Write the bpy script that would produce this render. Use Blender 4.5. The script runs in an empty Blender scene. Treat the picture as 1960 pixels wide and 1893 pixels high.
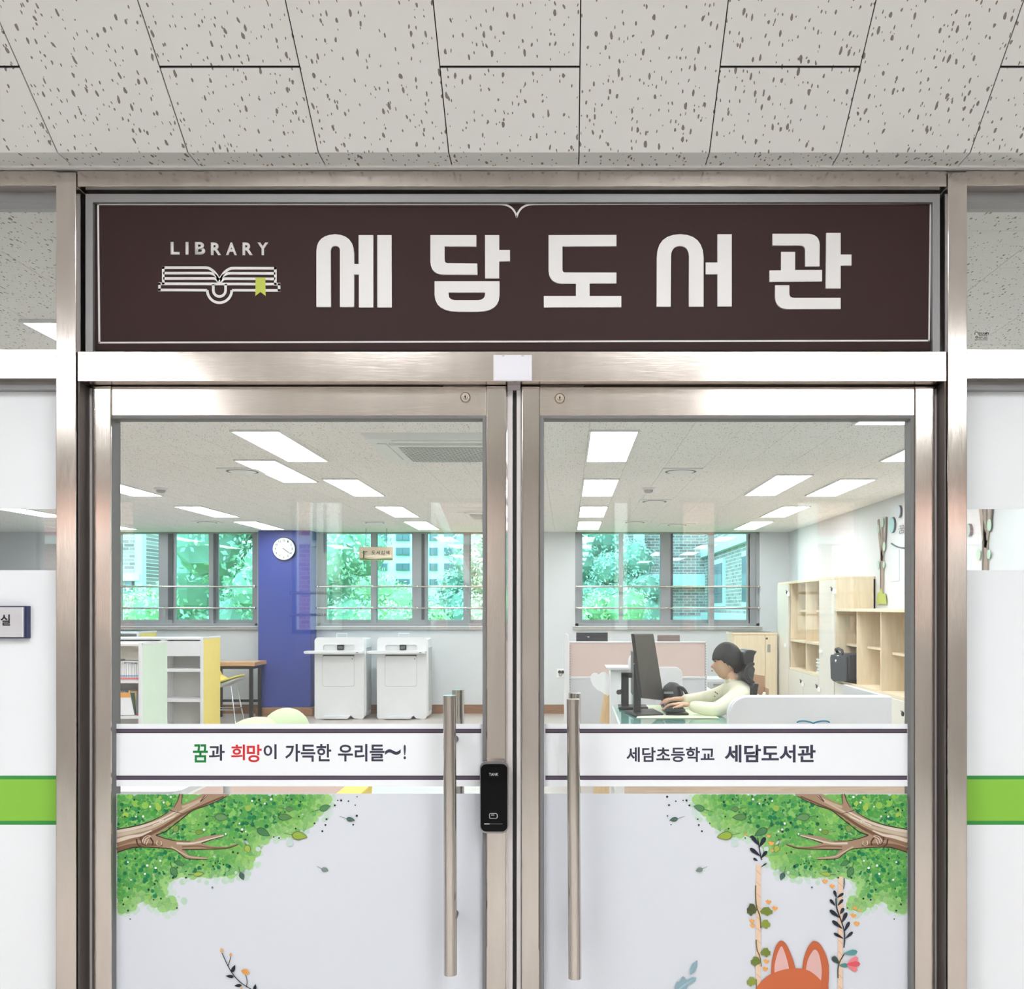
import bpy, bmesh, math, random
from mathutils import Vector, Matrix
from mathutils.geometry import tessellate_polygon
random.seed(7)
SC = bpy.context.scene
COL = SC.collection
# ------------------------------------------------------------------ camera, sky, exposure
F = 1900.0            # focal length in pixels of the 1960 px wide frame
VX, VY = 1085.0, 1162.0   # where the viewing axis meets the frame
EYE = 1.49
cam_d = bpy.data.cameras.new('camera')
cam = bpy.data.objects.new('camera', cam_d); COL.objects.link(cam)
cam_d.sensor_fit = 'HORIZONTAL'; cam_d.sensor_width = 36.0
cam_d.lens = F / 1960 * 36.0
cam_d.shift_x = -(VX - 980.0) / 1960
cam_d.shift_y = (VY - 946.5) / 1960
cam.location = (0, 0, EYE); cam.rotation_euler = (math.pi / 2, 0, 0)
cam_d.clip_start = 0.05; cam_d.clip_end = 300
SC.camera = cam
SC.view_settings.view_transform = 'Standard'
SC.view_settings.look = 'None'
SC.view_settings.gamma = 1.0
SC.view_settings.use_curve_mapping = False
SC.view_settings.exposure = 0.55
try:
    SC.cycles.use_denoising = True
    SC.cycles.transparent_max_bounces = 16
    SC.cycles.max_bounces = 9
    SC.cycles.diffuse_bounces = 6
    SC.cycles.caustics_reflective = False
    SC.cycles.caustics_refractive = False
    SC.cycles.sample_clamp_indirect = 6
    SC.cycles.blur_glossy = 0.5
except Exception:
    pass
SKY = 4.7             # overcast sky radiance
LAMP_ROOM = 13.0      # radiance of the library's LED panels
LAMP_HALL = 12.9      # radiance of the hall's LED panels
world = bpy.data.worlds.new('overcast_sky'); SC.world = world; world.use_nodes = True
nt = world.node_tree; bg = nt.nodes['Background']
tc = nt.nodes.new('ShaderNodeTexCoord'); sep = nt.nodes.new('ShaderNodeSeparateXYZ')
rmp = nt.nodes.new('ShaderNodeValToRGB')
rmp.color_ramp.elements[0].position = 0.45; rmp.color_ramp.elements[0].color = (0.62, 0.70, 0.74, 1)
rmp.color_ramp.elements[1].position = 0.75; rmp.color_ramp.elements[1].color = (0.95, 0.98, 1.0, 1)
mm = nt.nodes.new('ShaderNodeMath'); mm.operation = 'MULTIPLY_ADD'; mm.inputs[1].default_value = .5; mm.inputs[2].default_value = .5
nt.links.new(tc.outputs['Generated'], sep.inputs[0]); nt.links.new(sep.outputs[2], mm.inputs[0])
nt.links.new(mm.outputs[0], rmp.inputs[0]); nt.links.new(rmp.outputs[0], bg.inputs[0]); bg.inputs[1].default_value = SKY

# ------------------------------------------------------------------ measuring helpers
def X(px, Y): return (px - VX) * Y / F
def Z(py, Y): return EYE + (VY - py) * Y / F
def lin(c):
    def f(v):
        v /= 255.0
        return v / 12.92 if v <= .04045 else ((v + .055) / 1.055) ** 2.4
    return tuple(f(v) for v in c[:3]) + (1.0,)

# ------------------------------------------------------------------ materials
MATS = {}
def mat(name, rgb=(200, 200, 200), rough=.5, metal=0.0, var=.04, nscale=8.0, bump=0.0, bscale=60.0,
        stretch=(1, 1, 1), spec=.5, coat=0.0, emit=None, estr=0.0):
    if name in MATS: return MATS[name]
    m = bpy.data.materials.new(name); m.use_nodes = True
    n = m.node_tree.nodes; l = m.node_tree.links; p = n['Principled BSDF']
    p.inputs['Roughness'].default_value = rough; p.inputs['Metallic'].default_value = metal
    p.inputs['Specular IOR Level'].default_value = spec; p.inputs['Coat Weight'].default_value = coat
    tcn = n.new('ShaderNodeTexCoord'); mp = n.new('ShaderNodeMapping'); mp.inputs['Scale'].default_value = stretch
    l.new(tcn.outputs['Object'], mp.inputs[0])
    c = lin(rgb)
    ns = n.new('ShaderNodeTexNoise'); ns.inputs['Scale'].default_value = nscale; ns.inputs['Detail'].default_value = 4
    l.new(mp.outputs[0], ns.inputs['Vector'])
    mx = n.new('ShaderNodeMix'); mx.data_type = 'RGBA'
    mx.inputs[6].default_value = tuple(v * (1 - var) for v in c[:3]) + (1,)
    mx.inputs[7].default_value = tuple(min(1, v * (1 + var)) for v in c[:3]) + (1,)
    l.new(ns.outputs['Fac'], mx.inputs[0]); l.new(mx.outputs[2], p.inputs['Base Color'])
    if bump:
        nb = n.new('ShaderNodeTexNoise'); nb.inputs['Scale'].default_value = bscale; nb.inputs['Detail'].default_value = 3
        l.new(mp.outputs[0], nb.inputs['Vector'])
        b = n.new('ShaderNodeBump'); b.inputs['Strength'].default_value = bump; b.inputs['Distance'].default_value = .002
        l.new(nb.outputs['Fac'], b.inputs['Height']); l.new(b.outputs[0], p.inputs['Normal'])
    if emit:
        p.inputs['Emission Color'].default_value = emit + (1,) if len(emit) == 3 else emit
        p.inputs['Emission Strength'].default_value = estr
    MATS[name] = m
    return m

def glass(name, tint=(.97, .985, .98), ior=1.75):
    m = bpy.data.materials.new(name); m.use_nodes = True
    n = m.node_tree.nodes; l = m.node_tree.links; n.clear()
    out = n.new('ShaderNodeOutputMaterial'); tr = n.new('ShaderNodeBsdfTransparent'); gl = n.new('ShaderNodeBsdfGlossy')
    gl.inputs['Roughness'].default_value = .004; gl.inputs['Color'].default_value = (1, 1, 1, 1)
    tr.inputs['Color'].default_value = tint + (1,)
    fr = n.new('ShaderNodeFresnel'); fr.inputs['IOR'].default_value = ior
    ge = n.new('ShaderNodeNewGeometry'); inv = n.new('ShaderNodeMath'); inv.operation = 'SUBTRACT'; inv.inputs[0].default_value = 1
    mu = n.new('ShaderNodeMath'); mu.operation = 'MULTIPLY'; mx = n.new('ShaderNodeMixShader')
    l.new(ge.outputs['Backfacing'], inv.inputs[1]); l.new(inv.outputs[0], mu.inputs[0]); l.new(fr.outputs[0], mu.inputs[1])
    l.new(mu.outputs[0], mx.inputs[0]); l.new(tr.outputs[0], mx.inputs[1]); l.new(gl.outputs[0], mx.inputs[2]); l.new(mx.outputs[0], out.inputs[0])
    MATS[name] = m
    return m

def print_mat(name, rough=.45):
    m = bpy.data.materials.new(name); m.use_nodes = True
    n = m.node_tree.nodes; l = m.node_tree.links; p = n['Principled BSDF']
    a = n.new('ShaderNodeVertexColor'); a.layer_name = 'Col'
    l.new(a.outputs[0], p.inputs['Base Color']); p.inputs['Roughness'].default_value = rough
    p.inputs['Specular IOR Level'].default_value = .3
    MATS[name] = m
    return m

def tile_mat():
    m = bpy.data.materials.new('mineral_fibre_tile'); m.use_nodes = True
    n = m.node_tree.nodes; l = m.node_tree.links; p = n['Principled BSDF']
    p.inputs['Roughness'].default_value = .9; p.inputs['Specular IOR Level'].default_value = .1
    uv = n.new('ShaderNodeUVMap'); uv.uv_map = 'UVMap'
    mp = n.new('ShaderNodeMapping'); mp.inputs['Scale'].default_value = (1, .42, 1)
    l.new(uv.outputs[0], mp.inputs[0])
    dn = n.new('ShaderNodeTexNoise'); dn.inputs['Scale'].default_value = 70; dn.inputs['Detail'].default_value = 2
    l.new(mp.outputs[0], dn.inputs['Vector'])
    add = n.new('ShaderNodeVectorMath'); add.operation = 'MULTIPLY_ADD'; add.inputs[1].default_value = (.009, .009, 0)
    l.new(dn.outputs['Color'], add.inputs[0]); l.new(mp.outputs[0], add.inputs[2])
    masks = []
    for sc, thr, keep in ((60, .17, .74), (105, .16, .74), (32, .085, .74)):
        v = n.new('ShaderNodeTexVoronoi'); v.voronoi_dimensions = '2D'; v.inputs['Scale'].default_value = sc
        l.new(add.outputs[0], v.inputs['Vector'])
        sp = n.new('ShaderNodeSeparateColor'); l.new(v.outputs['Color'], sp.inputs[0])
        k = n.new('ShaderNodeMath'); k.operation = 'GREATER_THAN'; k.inputs[1].default_value = keep; l.new(sp.outputs[0], k.inputs[0])
        r = n.new('ShaderNodeMath'); r.operation = 'MULTIPLY_ADD'; r.inputs[1].default_value = thr * .7; r.inputs[2].default_value = thr * .5
        l.new(sp.outputs[1], r.inputs[0])
        d = n.new('ShaderNodeMath'); d.operation = 'LESS_THAN'; l.new(v.outputs['Distance'], d.inputs[0]); l.new(r.outputs[0], d.inputs[1])
        q = n.new('ShaderNodeMath'); q.operation = 'MULTIPLY'; l.new(k.outputs[0], q.inputs[0]); l.new(d.outputs[0], q.inputs[1])
        masks.append(q)
    a = n.new('ShaderNodeMath'); a.operation = 'MAXIMUM'; l.new(masks[0].outputs[0], a.inputs[0]); l.new(masks[1].outputs[0], a.inputs[1])
    b = n.new('ShaderNodeMath'); b.operation = 'MAXIMUM'; l.new(a.outputs[0], b.inputs[0]); l.new(masks[2].outputs[0], b.inputs[1])
    mx = n.new('ShaderNodeMix'); mx.data_type = 'RGBA'
    mx.inputs[6].default_value = lin((235, 233, 231)); mx.inputs[7].default_value = lin((142, 134, 126))
    l.new(b.outputs[0], mx.inputs[0]); l.new(mx.outputs[2], p.inputs['Base Color'])
    ib = n.new('ShaderNodeMath'); ib.operation = 'SUBTRACT'; ib.inputs[0].default_value = 1; l.new(b.outputs[0], ib.inputs[1])
    bp = n.new('ShaderNodeBump'); bp.inputs['Strength'].default_value = .35; bp.inputs['Distance'].default_value = .001
    l.new(ib.outputs[0], bp.inputs['Height']); l.new(bp.outputs[0], p.inputs['Normal'])
    MATS['tile'] = m
    return m

def brick_mat(name, c1, c2, mortar, axis='x'):
    m = bpy.data.materials.new(name); m.use_nodes = True
    n = m.node_tree.nodes; l = m.node_tree.links; p = n['Principled BSDF']; p.inputs['Roughness'].default_value = .85
    tcn = n.new('ShaderNodeTexCoord'); s = n.new('ShaderNodeSeparateXYZ'); c = n.new('ShaderNodeCombineXYZ')
    l.new(tcn.outputs['Object'], s.inputs[0]); l.new(s.outputs[0 if axis == 'x' else 1], c.inputs[0]); l.new(s.outputs[2], c.inputs[1])
    b = n.new('ShaderNodeTexBrick'); b.inputs['Scale'].default_value = 1.0
    b.inputs['Brick Width'].default_value = .21; b.inputs['Row Height'].default_value = .075; b.inputs['Mortar Size'].default_value = .007
    b.inputs['Color1'].default_value = lin(c1); b.inputs['Color2'].default_value = lin(c2); b.inputs['Mortar'].default_value = lin(mortar)
    l.new(c.outputs[0], b.inputs['Vector']); l.new(b.outputs['Color'], p.inputs['Base Color'])
    MATS[name] = m
    return m

def wood_mat(name, rgb, dark, rough=.5, axis=0, scale=14):
    m = bpy.data.materials.new(name); m.use_nodes = True
    n = m.node_tree.nodes; l = m.node_tree.links; p = n['Principled BSDF']; p.inputs['Roughness'].default_value = rough
    tcn = n.new('ShaderNodeTexCoord'); mp = n.new('ShaderNodeMapping')
    s = [6, 6, 6]; s[axis] = .5; mp.inputs['Scale'].default_value = s
    l.new(tcn.outputs['Object'], mp.inputs[0])
    ns = n.new('ShaderNodeTexNoise'); ns.inputs['Scale'].default_value = scale; ns.inputs['Detail'].default_value = 5; ns.inputs['Distortion'].default_value = .8
    l.new(mp.outputs[0], ns.inputs['Vector'])
    r = n.new('ShaderNodeValToRGB'); r.color_ramp.elements[0].position = .3; r.color_ramp.elements[1].position = .65
    r.color_ramp.elements[0].color = lin(dark); r.color_ramp.elements[1].color = lin(rgb)
    l.new(ns.outputs['Fac'], r.inputs[0]); l.new(r.outputs[0], p.inputs['Base Color'])
    MATS[name] = m
    return m

def steel_mat(name, rgb, rough, stretch):
    """brushed stainless steel, grain running along one axis, faint dried streaks"""
    m = mat(name, rgb, rough, 1.0, .12, 4.0, 0, stretch=(8, 8, 1.2))
    n = m.node_tree.nodes; l = m.node_tree.links; p = n['Principled BSDF']
    tcn = n.new('ShaderNodeTexCoord'); mp = n.new('ShaderNodeMapping'); mp.inputs['Scale'].default_value = stretch
    l.new(tcn.outputs['Object'], mp.inputs[0])
    nb = n.new('ShaderNodeTexNoise'); nb.inputs['Scale'].default_value = 30; nb.inputs['Detail'].default_value = 4
    l.new(mp.outputs[0], nb.inputs['Vector'])
    b = n.new('ShaderNodeBump'); b.inputs['Strength'].default_value = .10; b.inputs['Distance'].default_value = .0006
    l.new(nb.outputs['Fac'], b.inputs['Height']); l.new(b.outputs[0], p.inputs['Normal'])
    r = n.new('ShaderNodeMapRange'); r.inputs['To Min'].default_value = rough * .75; r.inputs['To Max'].default_value = rough * 1.5
    l.new(nb.outputs['Fac'], r.inputs['Value']); l.new(r.outputs[0], p.inputs['Roughness'])
    return m

TILE = tile_mat()
GLASS = glass('clear_glass'); TEAL = glass('teal_window_glass', (.62, .94, .98), 1.5)
PRINT = print_mat('printed_film'); LEAF = print_mat('leaves', .6)
STEEL = steel_mat('brushed_steel', (208, 199, 192), .15, (1, 1, 12))
STEELV = steel_mat('brushed_steel_vertical', (208, 200, 194), .12, (12, 12, 1))
STEELD = mat('reveal_steel', (96, 90, 88), .5, .7)
ALU = mat('aluminium_bead', (150, 150, 152), .45, .6)
ALUL = mat('pale_aluminium', (206, 200, 200), .4, .15)
CHROME = mat('polished_chrome', (225, 225, 228), .08, 1.0, .01)
BLACK = mat('black_plastic', (22, 22, 25), .3); RUBBER = mat('black_rubber', (24, 24, 26), .7)
DARK = mat('dark_void', (38, 34, 32), .9)
FILM = mat('white_window_film', (240, 243, 247), .5, var=.015, nscale=3, spec=.3)
FILMB = mat('grey_window_film', (216, 220, 228), .5, var=.015, nscale=3, spec=.3)
WALLW = mat('white_wall_paint', (207, 210, 213), .7, var=.02, bump=.05)
WALLG = mat('pale_grey_wall_paint', (208, 213, 210), .7, var=.02)
WHITE = mat('white_laminate', (224, 224, 226), .4, var=.01)
BLUE = mat('blue_pillar_paint', (52, 70, 150), .45, var=.06)
LAMP = mat('led_diffuser', (255, 255, 255), .5, emit=(.965, .985, 1.0), estr=LAMP_ROOM)
LAMPH = mat('led_diffuser_hall', (255, 255, 255), .5, emit=(.97, .98, 1.0), estr=LAMP_HALL)

# ------------------------------------------------------------------ mesh helpers
class MB:
    def __init__(s): s.v = []; s.f = []; s.c = []; s.mi = []; s.uv = []
    def add(s, vs, fs, c=None, mi=0, uv=None):
        o = len(s.v); s.v += [tuple(p) for p in vs]
        for f in fs:
            s.f.append([o + i for i in f]); s.c.append(c); s.mi.append(mi)
            s.uv.append([uv[i] for i in f] if uv else None)
        return s
    def box(s, x0, x1, y0, y1, z0, z1, c=None, mi=0):
        if x0 > x1: x0, x1 = x1, x0
        if y0 > y1: y0, y1 = y1, y0
        if z0 > z1: z0, z1 = z1, z0
        vs = [(x, y, z) for x in (x0, x1) for y in (y0, y1) for z in (z0, z1)]
        return s.add(vs, [(0, 1, 3, 2), (4, 6, 7, 5), (0, 4, 5, 1), (2, 3, 7, 6), (0, 2, 6, 4), (1, 5, 7, 3)], c, mi)
    def prism(s, pts, a0, a1, axis='y', holes=(), c=None, mi=0):
        """polygon in the plane across 'axis', given as 2-D points (x,z) / (y,z) / (x,y), extruded a0..a1"""
        def P(p, a):
            return {'y': (p[0], a, p[1]), 'x': (a, p[0], p[1]), 'z': (p[0], p[1], a)}[axis]
        loops = [list(pts)] + [list(h) for h in holes]
        flat = [p for lp in loops for p in lp]
        tris = tessellate_polygon([[Vector((p[0], p[1], 0)) for p in lp] for lp in loops])
        n = len(flat)
        vs = [P(p, a0) for p in flat] + [P(p, a1) for p in flat]
        fs = [tuple(t) for t in tris] + [tuple(i + n for i in reversed(t)) for t in tris]
        k = 0
        for lp in loops:
            m = len(lp)
            for i in range(m):
                a, b = k + i, k + (i + 1) % m
                fs.append((a, b, b + n, a + n))
            k += m
        return s.add(vs, fs, c, mi)
    def cyl(s, p0, p1, r0, r1=None, n=16, cap=True, mi=0):
        r1 = r0 if r1 is None else r1
        p0, p1 = Vector(p0), Vector(p1); d = (p1 - p0).normalized()
        u = d.orthogonal().normalized(); w = d.cross(u)
        vs = []
        for p, r in ((p0, r0), (p1, r1)):
            for i in range(n):
                a = 2 * math.pi * i / n; vs.append(p + u * math.cos(a) * r + w * math.sin(a) * r)
        fs = [(i, (i + 1) % n, n + (i + 1) % n, n + i) for i in range(n)]
        if cap: fs += [tuple(reversed(range(n))), tuple(range(n, 2 * n))]
        return s.add(vs, fs, None, mi)
    def tube(s, pts, r, n=8, mi=0):
        for a, b in zip(pts[:-1], pts[1:]): s.cyl(a, b, r, r, n, True, mi)
        return s
    def lathe(s, prof, c=(0, 0, 0), n=24, axis='z', mi=0):
        vs = []
        for r, h in prof:
            for i in range(n):
                a = 2 * math.pi * i / n; x, y = r * math.cos(a), r * math.sin(a)
                vs.append({'z': (c[0] + x, c[1] + y, c[2] + h), 'y': (c[0] + x, c[1] + h, c[2] + y), 'x': (c[0] + h, c[1] + x, c[2] + y)}[axis])
        fs = []
        for k in range(len(prof) - 1):
            for i in range(n):
                j = (i + 1) % n; fs.append((k * n + i, k * n + j, (k + 1) * n + j, (k + 1) * n + i))
        fs += [tuple(range(n)), tuple(range((len(prof) - 1) * n, len(prof) * n))]
        return s.add(vs, fs, None, mi)
    def ball(s, c, r, nu=14, nv=9, mi=0, jit=0):
        rx, ry, rz = (r, r, r) if not hasattr(r, '__len__') else r
        vs = [(c[0], c[1], c[2] + rz)]; fs = []
        for k in range(1, nv):
            t = math.pi * k / nv
            for i in range(nu):
                a = 2 * math.pi * i / nu; q = 1 + random.uniform(-jit, jit)
                vs.append((c[0] + rx * q * math.sin(t) * math.cos(a), c[1] + ry * q * math.sin(t) * math.sin(a), c[2] + rz * q * math.cos(t)))
        vs.append((c[0], c[1], c[2] - rz)); last = len(vs) - 1
        for i in range(nu):
            j = (i + 1) % nu
            fs.append((0, 1 + i, 1 + j)); fs.append((last, last - nu + j, last - nu + i))
            for k in range(nv - 2): fs.append((1 + k * nu + i, 1 + (k + 1) * nu + i, 1 + (k + 1) * nu + j, 1 + k * nu + j))
        return s.add(vs, fs, None, mi)
    def mesh(s, name, mats, smooth=None):
        me = bpy.data.meshes.new(name); me.from_pydata(s.v, [], s.f)
        for m in (mats if isinstance(mats, (list, tuple)) else [mats]): me.materials.append(m)
        me.polygons.foreach_set('material_index', s.mi)
        if any(c is not None for c in s.c):
            ca = me.color_attributes.new('Col', 'FLOAT_COLOR', 'CORNER'); buf = []
            for f, c in zip(s.f, s.c): buf += list(lin(c) if c else (1, 1, 1, 1)) * len(f)
            ca.data.foreach_set('color', buf)
        if any(u is not None for u in s.uv):
            ul = me.uv_layers.new(name='UVMap'); buf = []
            for f, u in zip(s.f, s.uv):
                for i in range(len(f)): buf += list(u[i]) if u else [0.0, 0.0]
            ul.data.foreach_set('uv', buf)
        me.update()
        bm = bmesh.new(); bm.from_mesh(me); bmesh.ops.recalc_face_normals(bm, faces=bm.faces); bm.to_mesh(me); bm.free()
        if smooth is not None:
            me.polygons.foreach_set('use_smooth', [True] * len(me.polygons))
            try: me.set_sharp_from_angle(angle=math.radians(smooth))
            except Exception: pass
        return me
def link(o, parent=None):
    COL.objects.link(o)
    if parent is not None:
        o.parent = parent; bpy.context.view_layer.update() if False else None
        o.matrix_parent_inverse = Matrix.Translation(-Vector(WLOC.get(parent.name, (0, 0, 0))))
    return o
WLOC = {}
def obj(name, mb, m, parent=None, smooth=None, bevel=0, **kw):
    me = mb if isinstance(mb, bpy.types.Mesh) else mb.mesh(name, m, smooth)
    o = bpy.data.objects.new(name, me); link(o, parent)
    if parent is not None: WLOC[o.name] = (0, 0, 0) if True else None
    if bevel:
        b = o.modifiers.new('bevel', 'BEVEL'); b.width = bevel; b.segments = 2; b.limit_method = 'ANGLE'; b.angle_limit = math.radians(40)
    tag(o, **kw)
    return o
def tag(o, label=None, category=None, group=None, kind=None):
    for k, v in (('label', label), ('category', category), ('group', group), ('kind', kind)):
        if v: o[k] = v
    return o
def thing(name, loc, label, category, group=None, kind=None):
    o = bpy.data.objects.new(name, None); COL.objects.link(o); o.location = loc; o.empty_display_size = .05
    WLOC[o.name] = tuple(loc)
    return tag(o, label, category, group, kind)
def structure(name):
    o = bpy.data.objects.new(name, None); COL.objects.link(o); o.empty_display_size = .05; o['kind'] = 'structure'
    WLOC[o.name] = (0, 0, 0)
    return o
def dup(root, delta, label=None, rotz=0):
    """copy of a thing with copies of its parts and sub-parts, moved by delta"""
    def rec(o, par):
        c = o.copy(); COL.objects.link(c)
        if par:
            c.parent = par; c.matrix_parent_inverse = o.matrix_parent_inverse.copy()
        for ch in kids.get(o.name, []): rec(ch, c)
        return c
    kids = {}
    for o in list(COL.objects):
        if o.parent: kids.setdefault(o.parent.name, []).append(o)
    r = rec(root, None); r.location = Vector(root.location) + Vector(delta); r.rotation_euler.z += rotz
    WLOC[r.name] = tuple(r.location)
    if label: r['label'] = label
    return r

def arc(cx, cy, r, a0, a1, n=8, ry=None):
    ry = r if ry is None else ry
    return [(cx + r * math.cos(math.radians(a0 + (a1 - a0) * i / n)), cy + ry * math.sin(math.radians(a0 + (a1 - a0) * i / n))) for i in range(n + 1)]
def rrect(x0, x1, z0, z1, r, n=5):
    return arc(x1 - r, z1 - r, r, 0, 90, n) + arc(x0 + r, z1 - r, r, 90, 180, n) + arc(x0 + r, z0 + r, r, 180, 270, n) + arc(x1 - r, z0 + r, r, 270, 360, n)
def smoothline(pts, n=6):
    """Catmull-Rom through pts"""
    P = [pts[0]] + list(pts) + [pts[-1]]; out = []
    for i in range(1, len(P) - 2):
        for k in range(n):
            t = k / n
            out.append(tuple(.5 * ((2 * P[i][j]) + (-P[i-1][j] + P[i+1][j]) * t + (2*P[i-1][j] - 5*P[i][j] + 4*P[i+1][j] - P[i+2][j]) * t*t + (-P[i-1][j] + 3*P[i][j] - 3*P[i+1][j] + P[i+2][j]) * t**3) for j in range(len(P[0]))))
    out.append(tuple(pts[-1])); return out
def ribbon(pts, w, w2=None):
    """outline of a stroke of width w along pts"""
    L, R = [], []; n = len(pts); w2 = w if w2 is None else w2
    for i, p in enumerate(pts):
        a = pts[max(0, i - 1)]; b = pts[min(n - 1, i + 1)]
        dx, dy = b[0] - a[0], b[1] - a[1]; d = math.hypot(dx, dy) or 1
        ww = (w + (w2 - w) * i / max(1, n - 1)) / 2; nx, ny = -dy / d * ww, dx / d * ww
        L.append((p[0] + nx, p[1] + ny)); R.append((p[0] - nx, p[1] - ny))
    return L + R[::-1]
class PX(MB):
    """flat print measured in frame pixels on the plane at distance Y"""
    def __init__(s, Y, step=.00004): super().__init__(); s.Y = Y; s.step = step; s.k = 0
    def poly(s, pts, c, holes=(), lift=None):
        s.k += 1; y = s.Y - (s.k * s.step if lift is None else lift)
        loops = [[(X(p[0], s.Y), Z(p[1], s.Y)) for p in lp] for lp in [pts] + list(holes)]
        flat = [p for lp in loops for p in lp]
        tr = tessellate_polygon([[Vector((p[0], p[1], 0)) for p in lp] for lp in loops])
        return s.add([(p[0], y, p[1]) for p in flat], [tuple(t) for t in tr], c)
    def stroke(s, pts, w, c, w2=None):
        L = ribbon(pts, w, w2); n = len(pts); s.k += 1; y = s.Y - s.k * s.step
        vs = [(X(p[0], s.Y), y, Z(p[1], s.Y)) for p in L]; m = 2 * n
        return s.add(vs, [(i, i + 1, m - 2 - i, m - 1 - i) for i in range(n - 1)], c)
    def dot(s, x, y, r, c, n=10, ry=None):
        s.k += 1; yy = s.Y - s.k * s.step; ry = r if ry is None else ry
        vs = [(X(x + r * math.cos(6.2832 * i / n), s.Y), yy, Z(y + ry * math.sin(6.2832 * i / n), s.Y)) for i in range(n)]
        return s.add(vs, [tuple(range(n))], c)
def pxprism(mb, pts, Yp, y0, y1, holes=(), c=None, mi=0):
    mb.prism([(X(p[0], Yp), Z(p[1], Yp)) for p in pts], y0, y1, 'y', [[(X(p[0], Yp), Z(p[1], Yp)) for p in h] for h in holes], c, mi)
    return mb
def text_mesh(s, rect, Yp, m, thick=.0006, bold=.0, yfront=None, keep=False):
    """lettering fitted to the rectangle (x0,x1,y0,y1), frame pixels, on the plane at distance Yp"""
    cu = bpy.data.curves.new('lettering', 'FONT'); cu.body = s; cu.size = 1; cu.offset = bold; cu.resolution_u = 3; cu.fill_mode = 'FRONT'
    o = bpy.data.objects.new('tmp_text', cu); COL.objects.link(o)
    dg = bpy.context.evaluated_depsgraph_get(); dg.update()
    me = bpy.data.meshes.new_from_object(o.evaluated_get(dg))
    COL.objects.unlink(o); bpy.data.objects.remove(o); bpy.data.curves.remove(cu)
    xs = [v.co.x for v in me.vertices]; ys = [v.co.y for v in me.vertices]
    x0, x1, y0, y1 = rect; ax, bx, ay, by = X(x0, Yp), X(x1, Yp), Z(y1, Yp), Z(y0, Yp)
    mx, Mx, my, My = min(xs), max(xs), min(ys), max(ys); yf = Yp if yfront is None else yfront
    for v in me.vertices:
        v.co = (ax + (v.co.x - mx) / (Mx - mx) * (bx - ax), yf, ay + (v.co.y - my) / (My - my) * (by - ay))
    bm = bmesh.new(); bm.from_mesh(me)
    bmesh.ops.recalc_face_normals(bm, faces=bm.faces)
    if bm.faces and sum(f.normal.y for f in bm.faces) > 0: bmesh.ops.reverse_faces(bm, faces=bm.faces)
    if thick > .0009:
        r = bmesh.ops.extrude_face_region(bm, geom=bm.faces[:])
        bmesh.ops.translate(bm, vec=(0, -thick, 0), verts=[g for g in r['geom'] if isinstance(g, bmesh.types.BMVert)])
    bm.to_mesh(me); bm.free(); me.materials.clear(); me.materials.append(m); me.name = 'lettering'
    return me
# ================================================================== ROOM SHELL
YW = 2.35     # corridor face of the steel partition
ZC = 2.529    # soffit height at the partition
ZI = 2.54     # library ceiling
YB = 13.9     # library back wall
XR, XL = 3.11, -8.3
YH = -4.3     # far wall of the hall behind the viewer
ZH = 2.90
# floors
FLOORI = mat('library_floor', (182, 174, 168), .35, var=.10, nscale=1.5, stretch=(1, 6, 1))
FLOORH = mat('hall_floor', (212, 210, 206), .25, var=.06, nscale=2)
fl = structure('floor')
obj('library_floor', MB().box(XL - .2, XR + .2, YW, YB + .2, -.1, 0), FLOORI, fl)
obj('hall_floor', MB().box(-7, 7, YH - .2, YW, -.1, 0), FLOORH, fl)

# ceiling
cg = structure('ceiling')
obj('ceiling_slab', MB().box(XL - .2, XR + .2, YW + .10, YB + .2, ZI + .018, ZI + .12), DARK, cg)
lights_room = []
for xc in (-5.9, -3.93, -1.85, .283, 2.38):
    for yf in (3.62, 5.88, 8.09, 10.28, 12.1): lights_room.append((xc, yf, yf + 1.22))
lights_room += [(1.78, 4.45, 5.67), (1.80, 7.83, 9.26), (-2.22, 7.05, 8.28)]
def tile_piece(cols_x, y0, y1, z, t=.012):
    mb = MB(); g = .001
    for (a, b) in cols_x:
        vs = [(a + g, y0 + g, z), (b - g, y0 + g, z), (b - g, y1 - g, z), (a + g, y1 - g, z), (a + g, y0 + g, z + t), (b - g, y0 + g, z + t), (b - g, y1 - g, z + t), (a + g, y1 - g, z + t)]
        mb.add(vs, [(0, 3, 2, 1), (4, 5, 6, 7), (0, 1, 5, 4), (2, 3, 7, 6), (0, 4, 7, 3), (1, 2, 6, 5)], uv=[(v[0], v[1]) for v in vs])
    return mb
K = 0; far = MB()
for i in range(-29, 10):
    x0 = .133 + .3 * i; x1 = x0 + .3
    if x1 < XL or x0 > XR: continue
    for j in range(-1, 20):
        y0 = 2.47 + .6 * j + (.3 if i % 2 else 0); y1 = min(y0 + .6, YB); y0 = max(y0, 2.47)
        if y0 >= YB - .01: continue
        if x0 > -3.2 and y1 < 9.2 and K < 300:
            K += 1; o = obj('ceiling_tile', tile_piece([(x0, x1)], y0, y1, ZI), TILE, cg)
        else:
            t = tile_piece([(x0, min(x1, XR))], y0, y1, ZI); far.add(t.v, t.f, uv=[(v[0], v[1]) for v in t.v])
obj('ceiling_tiling', far, TILE, cg, kind='stuff')

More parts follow.
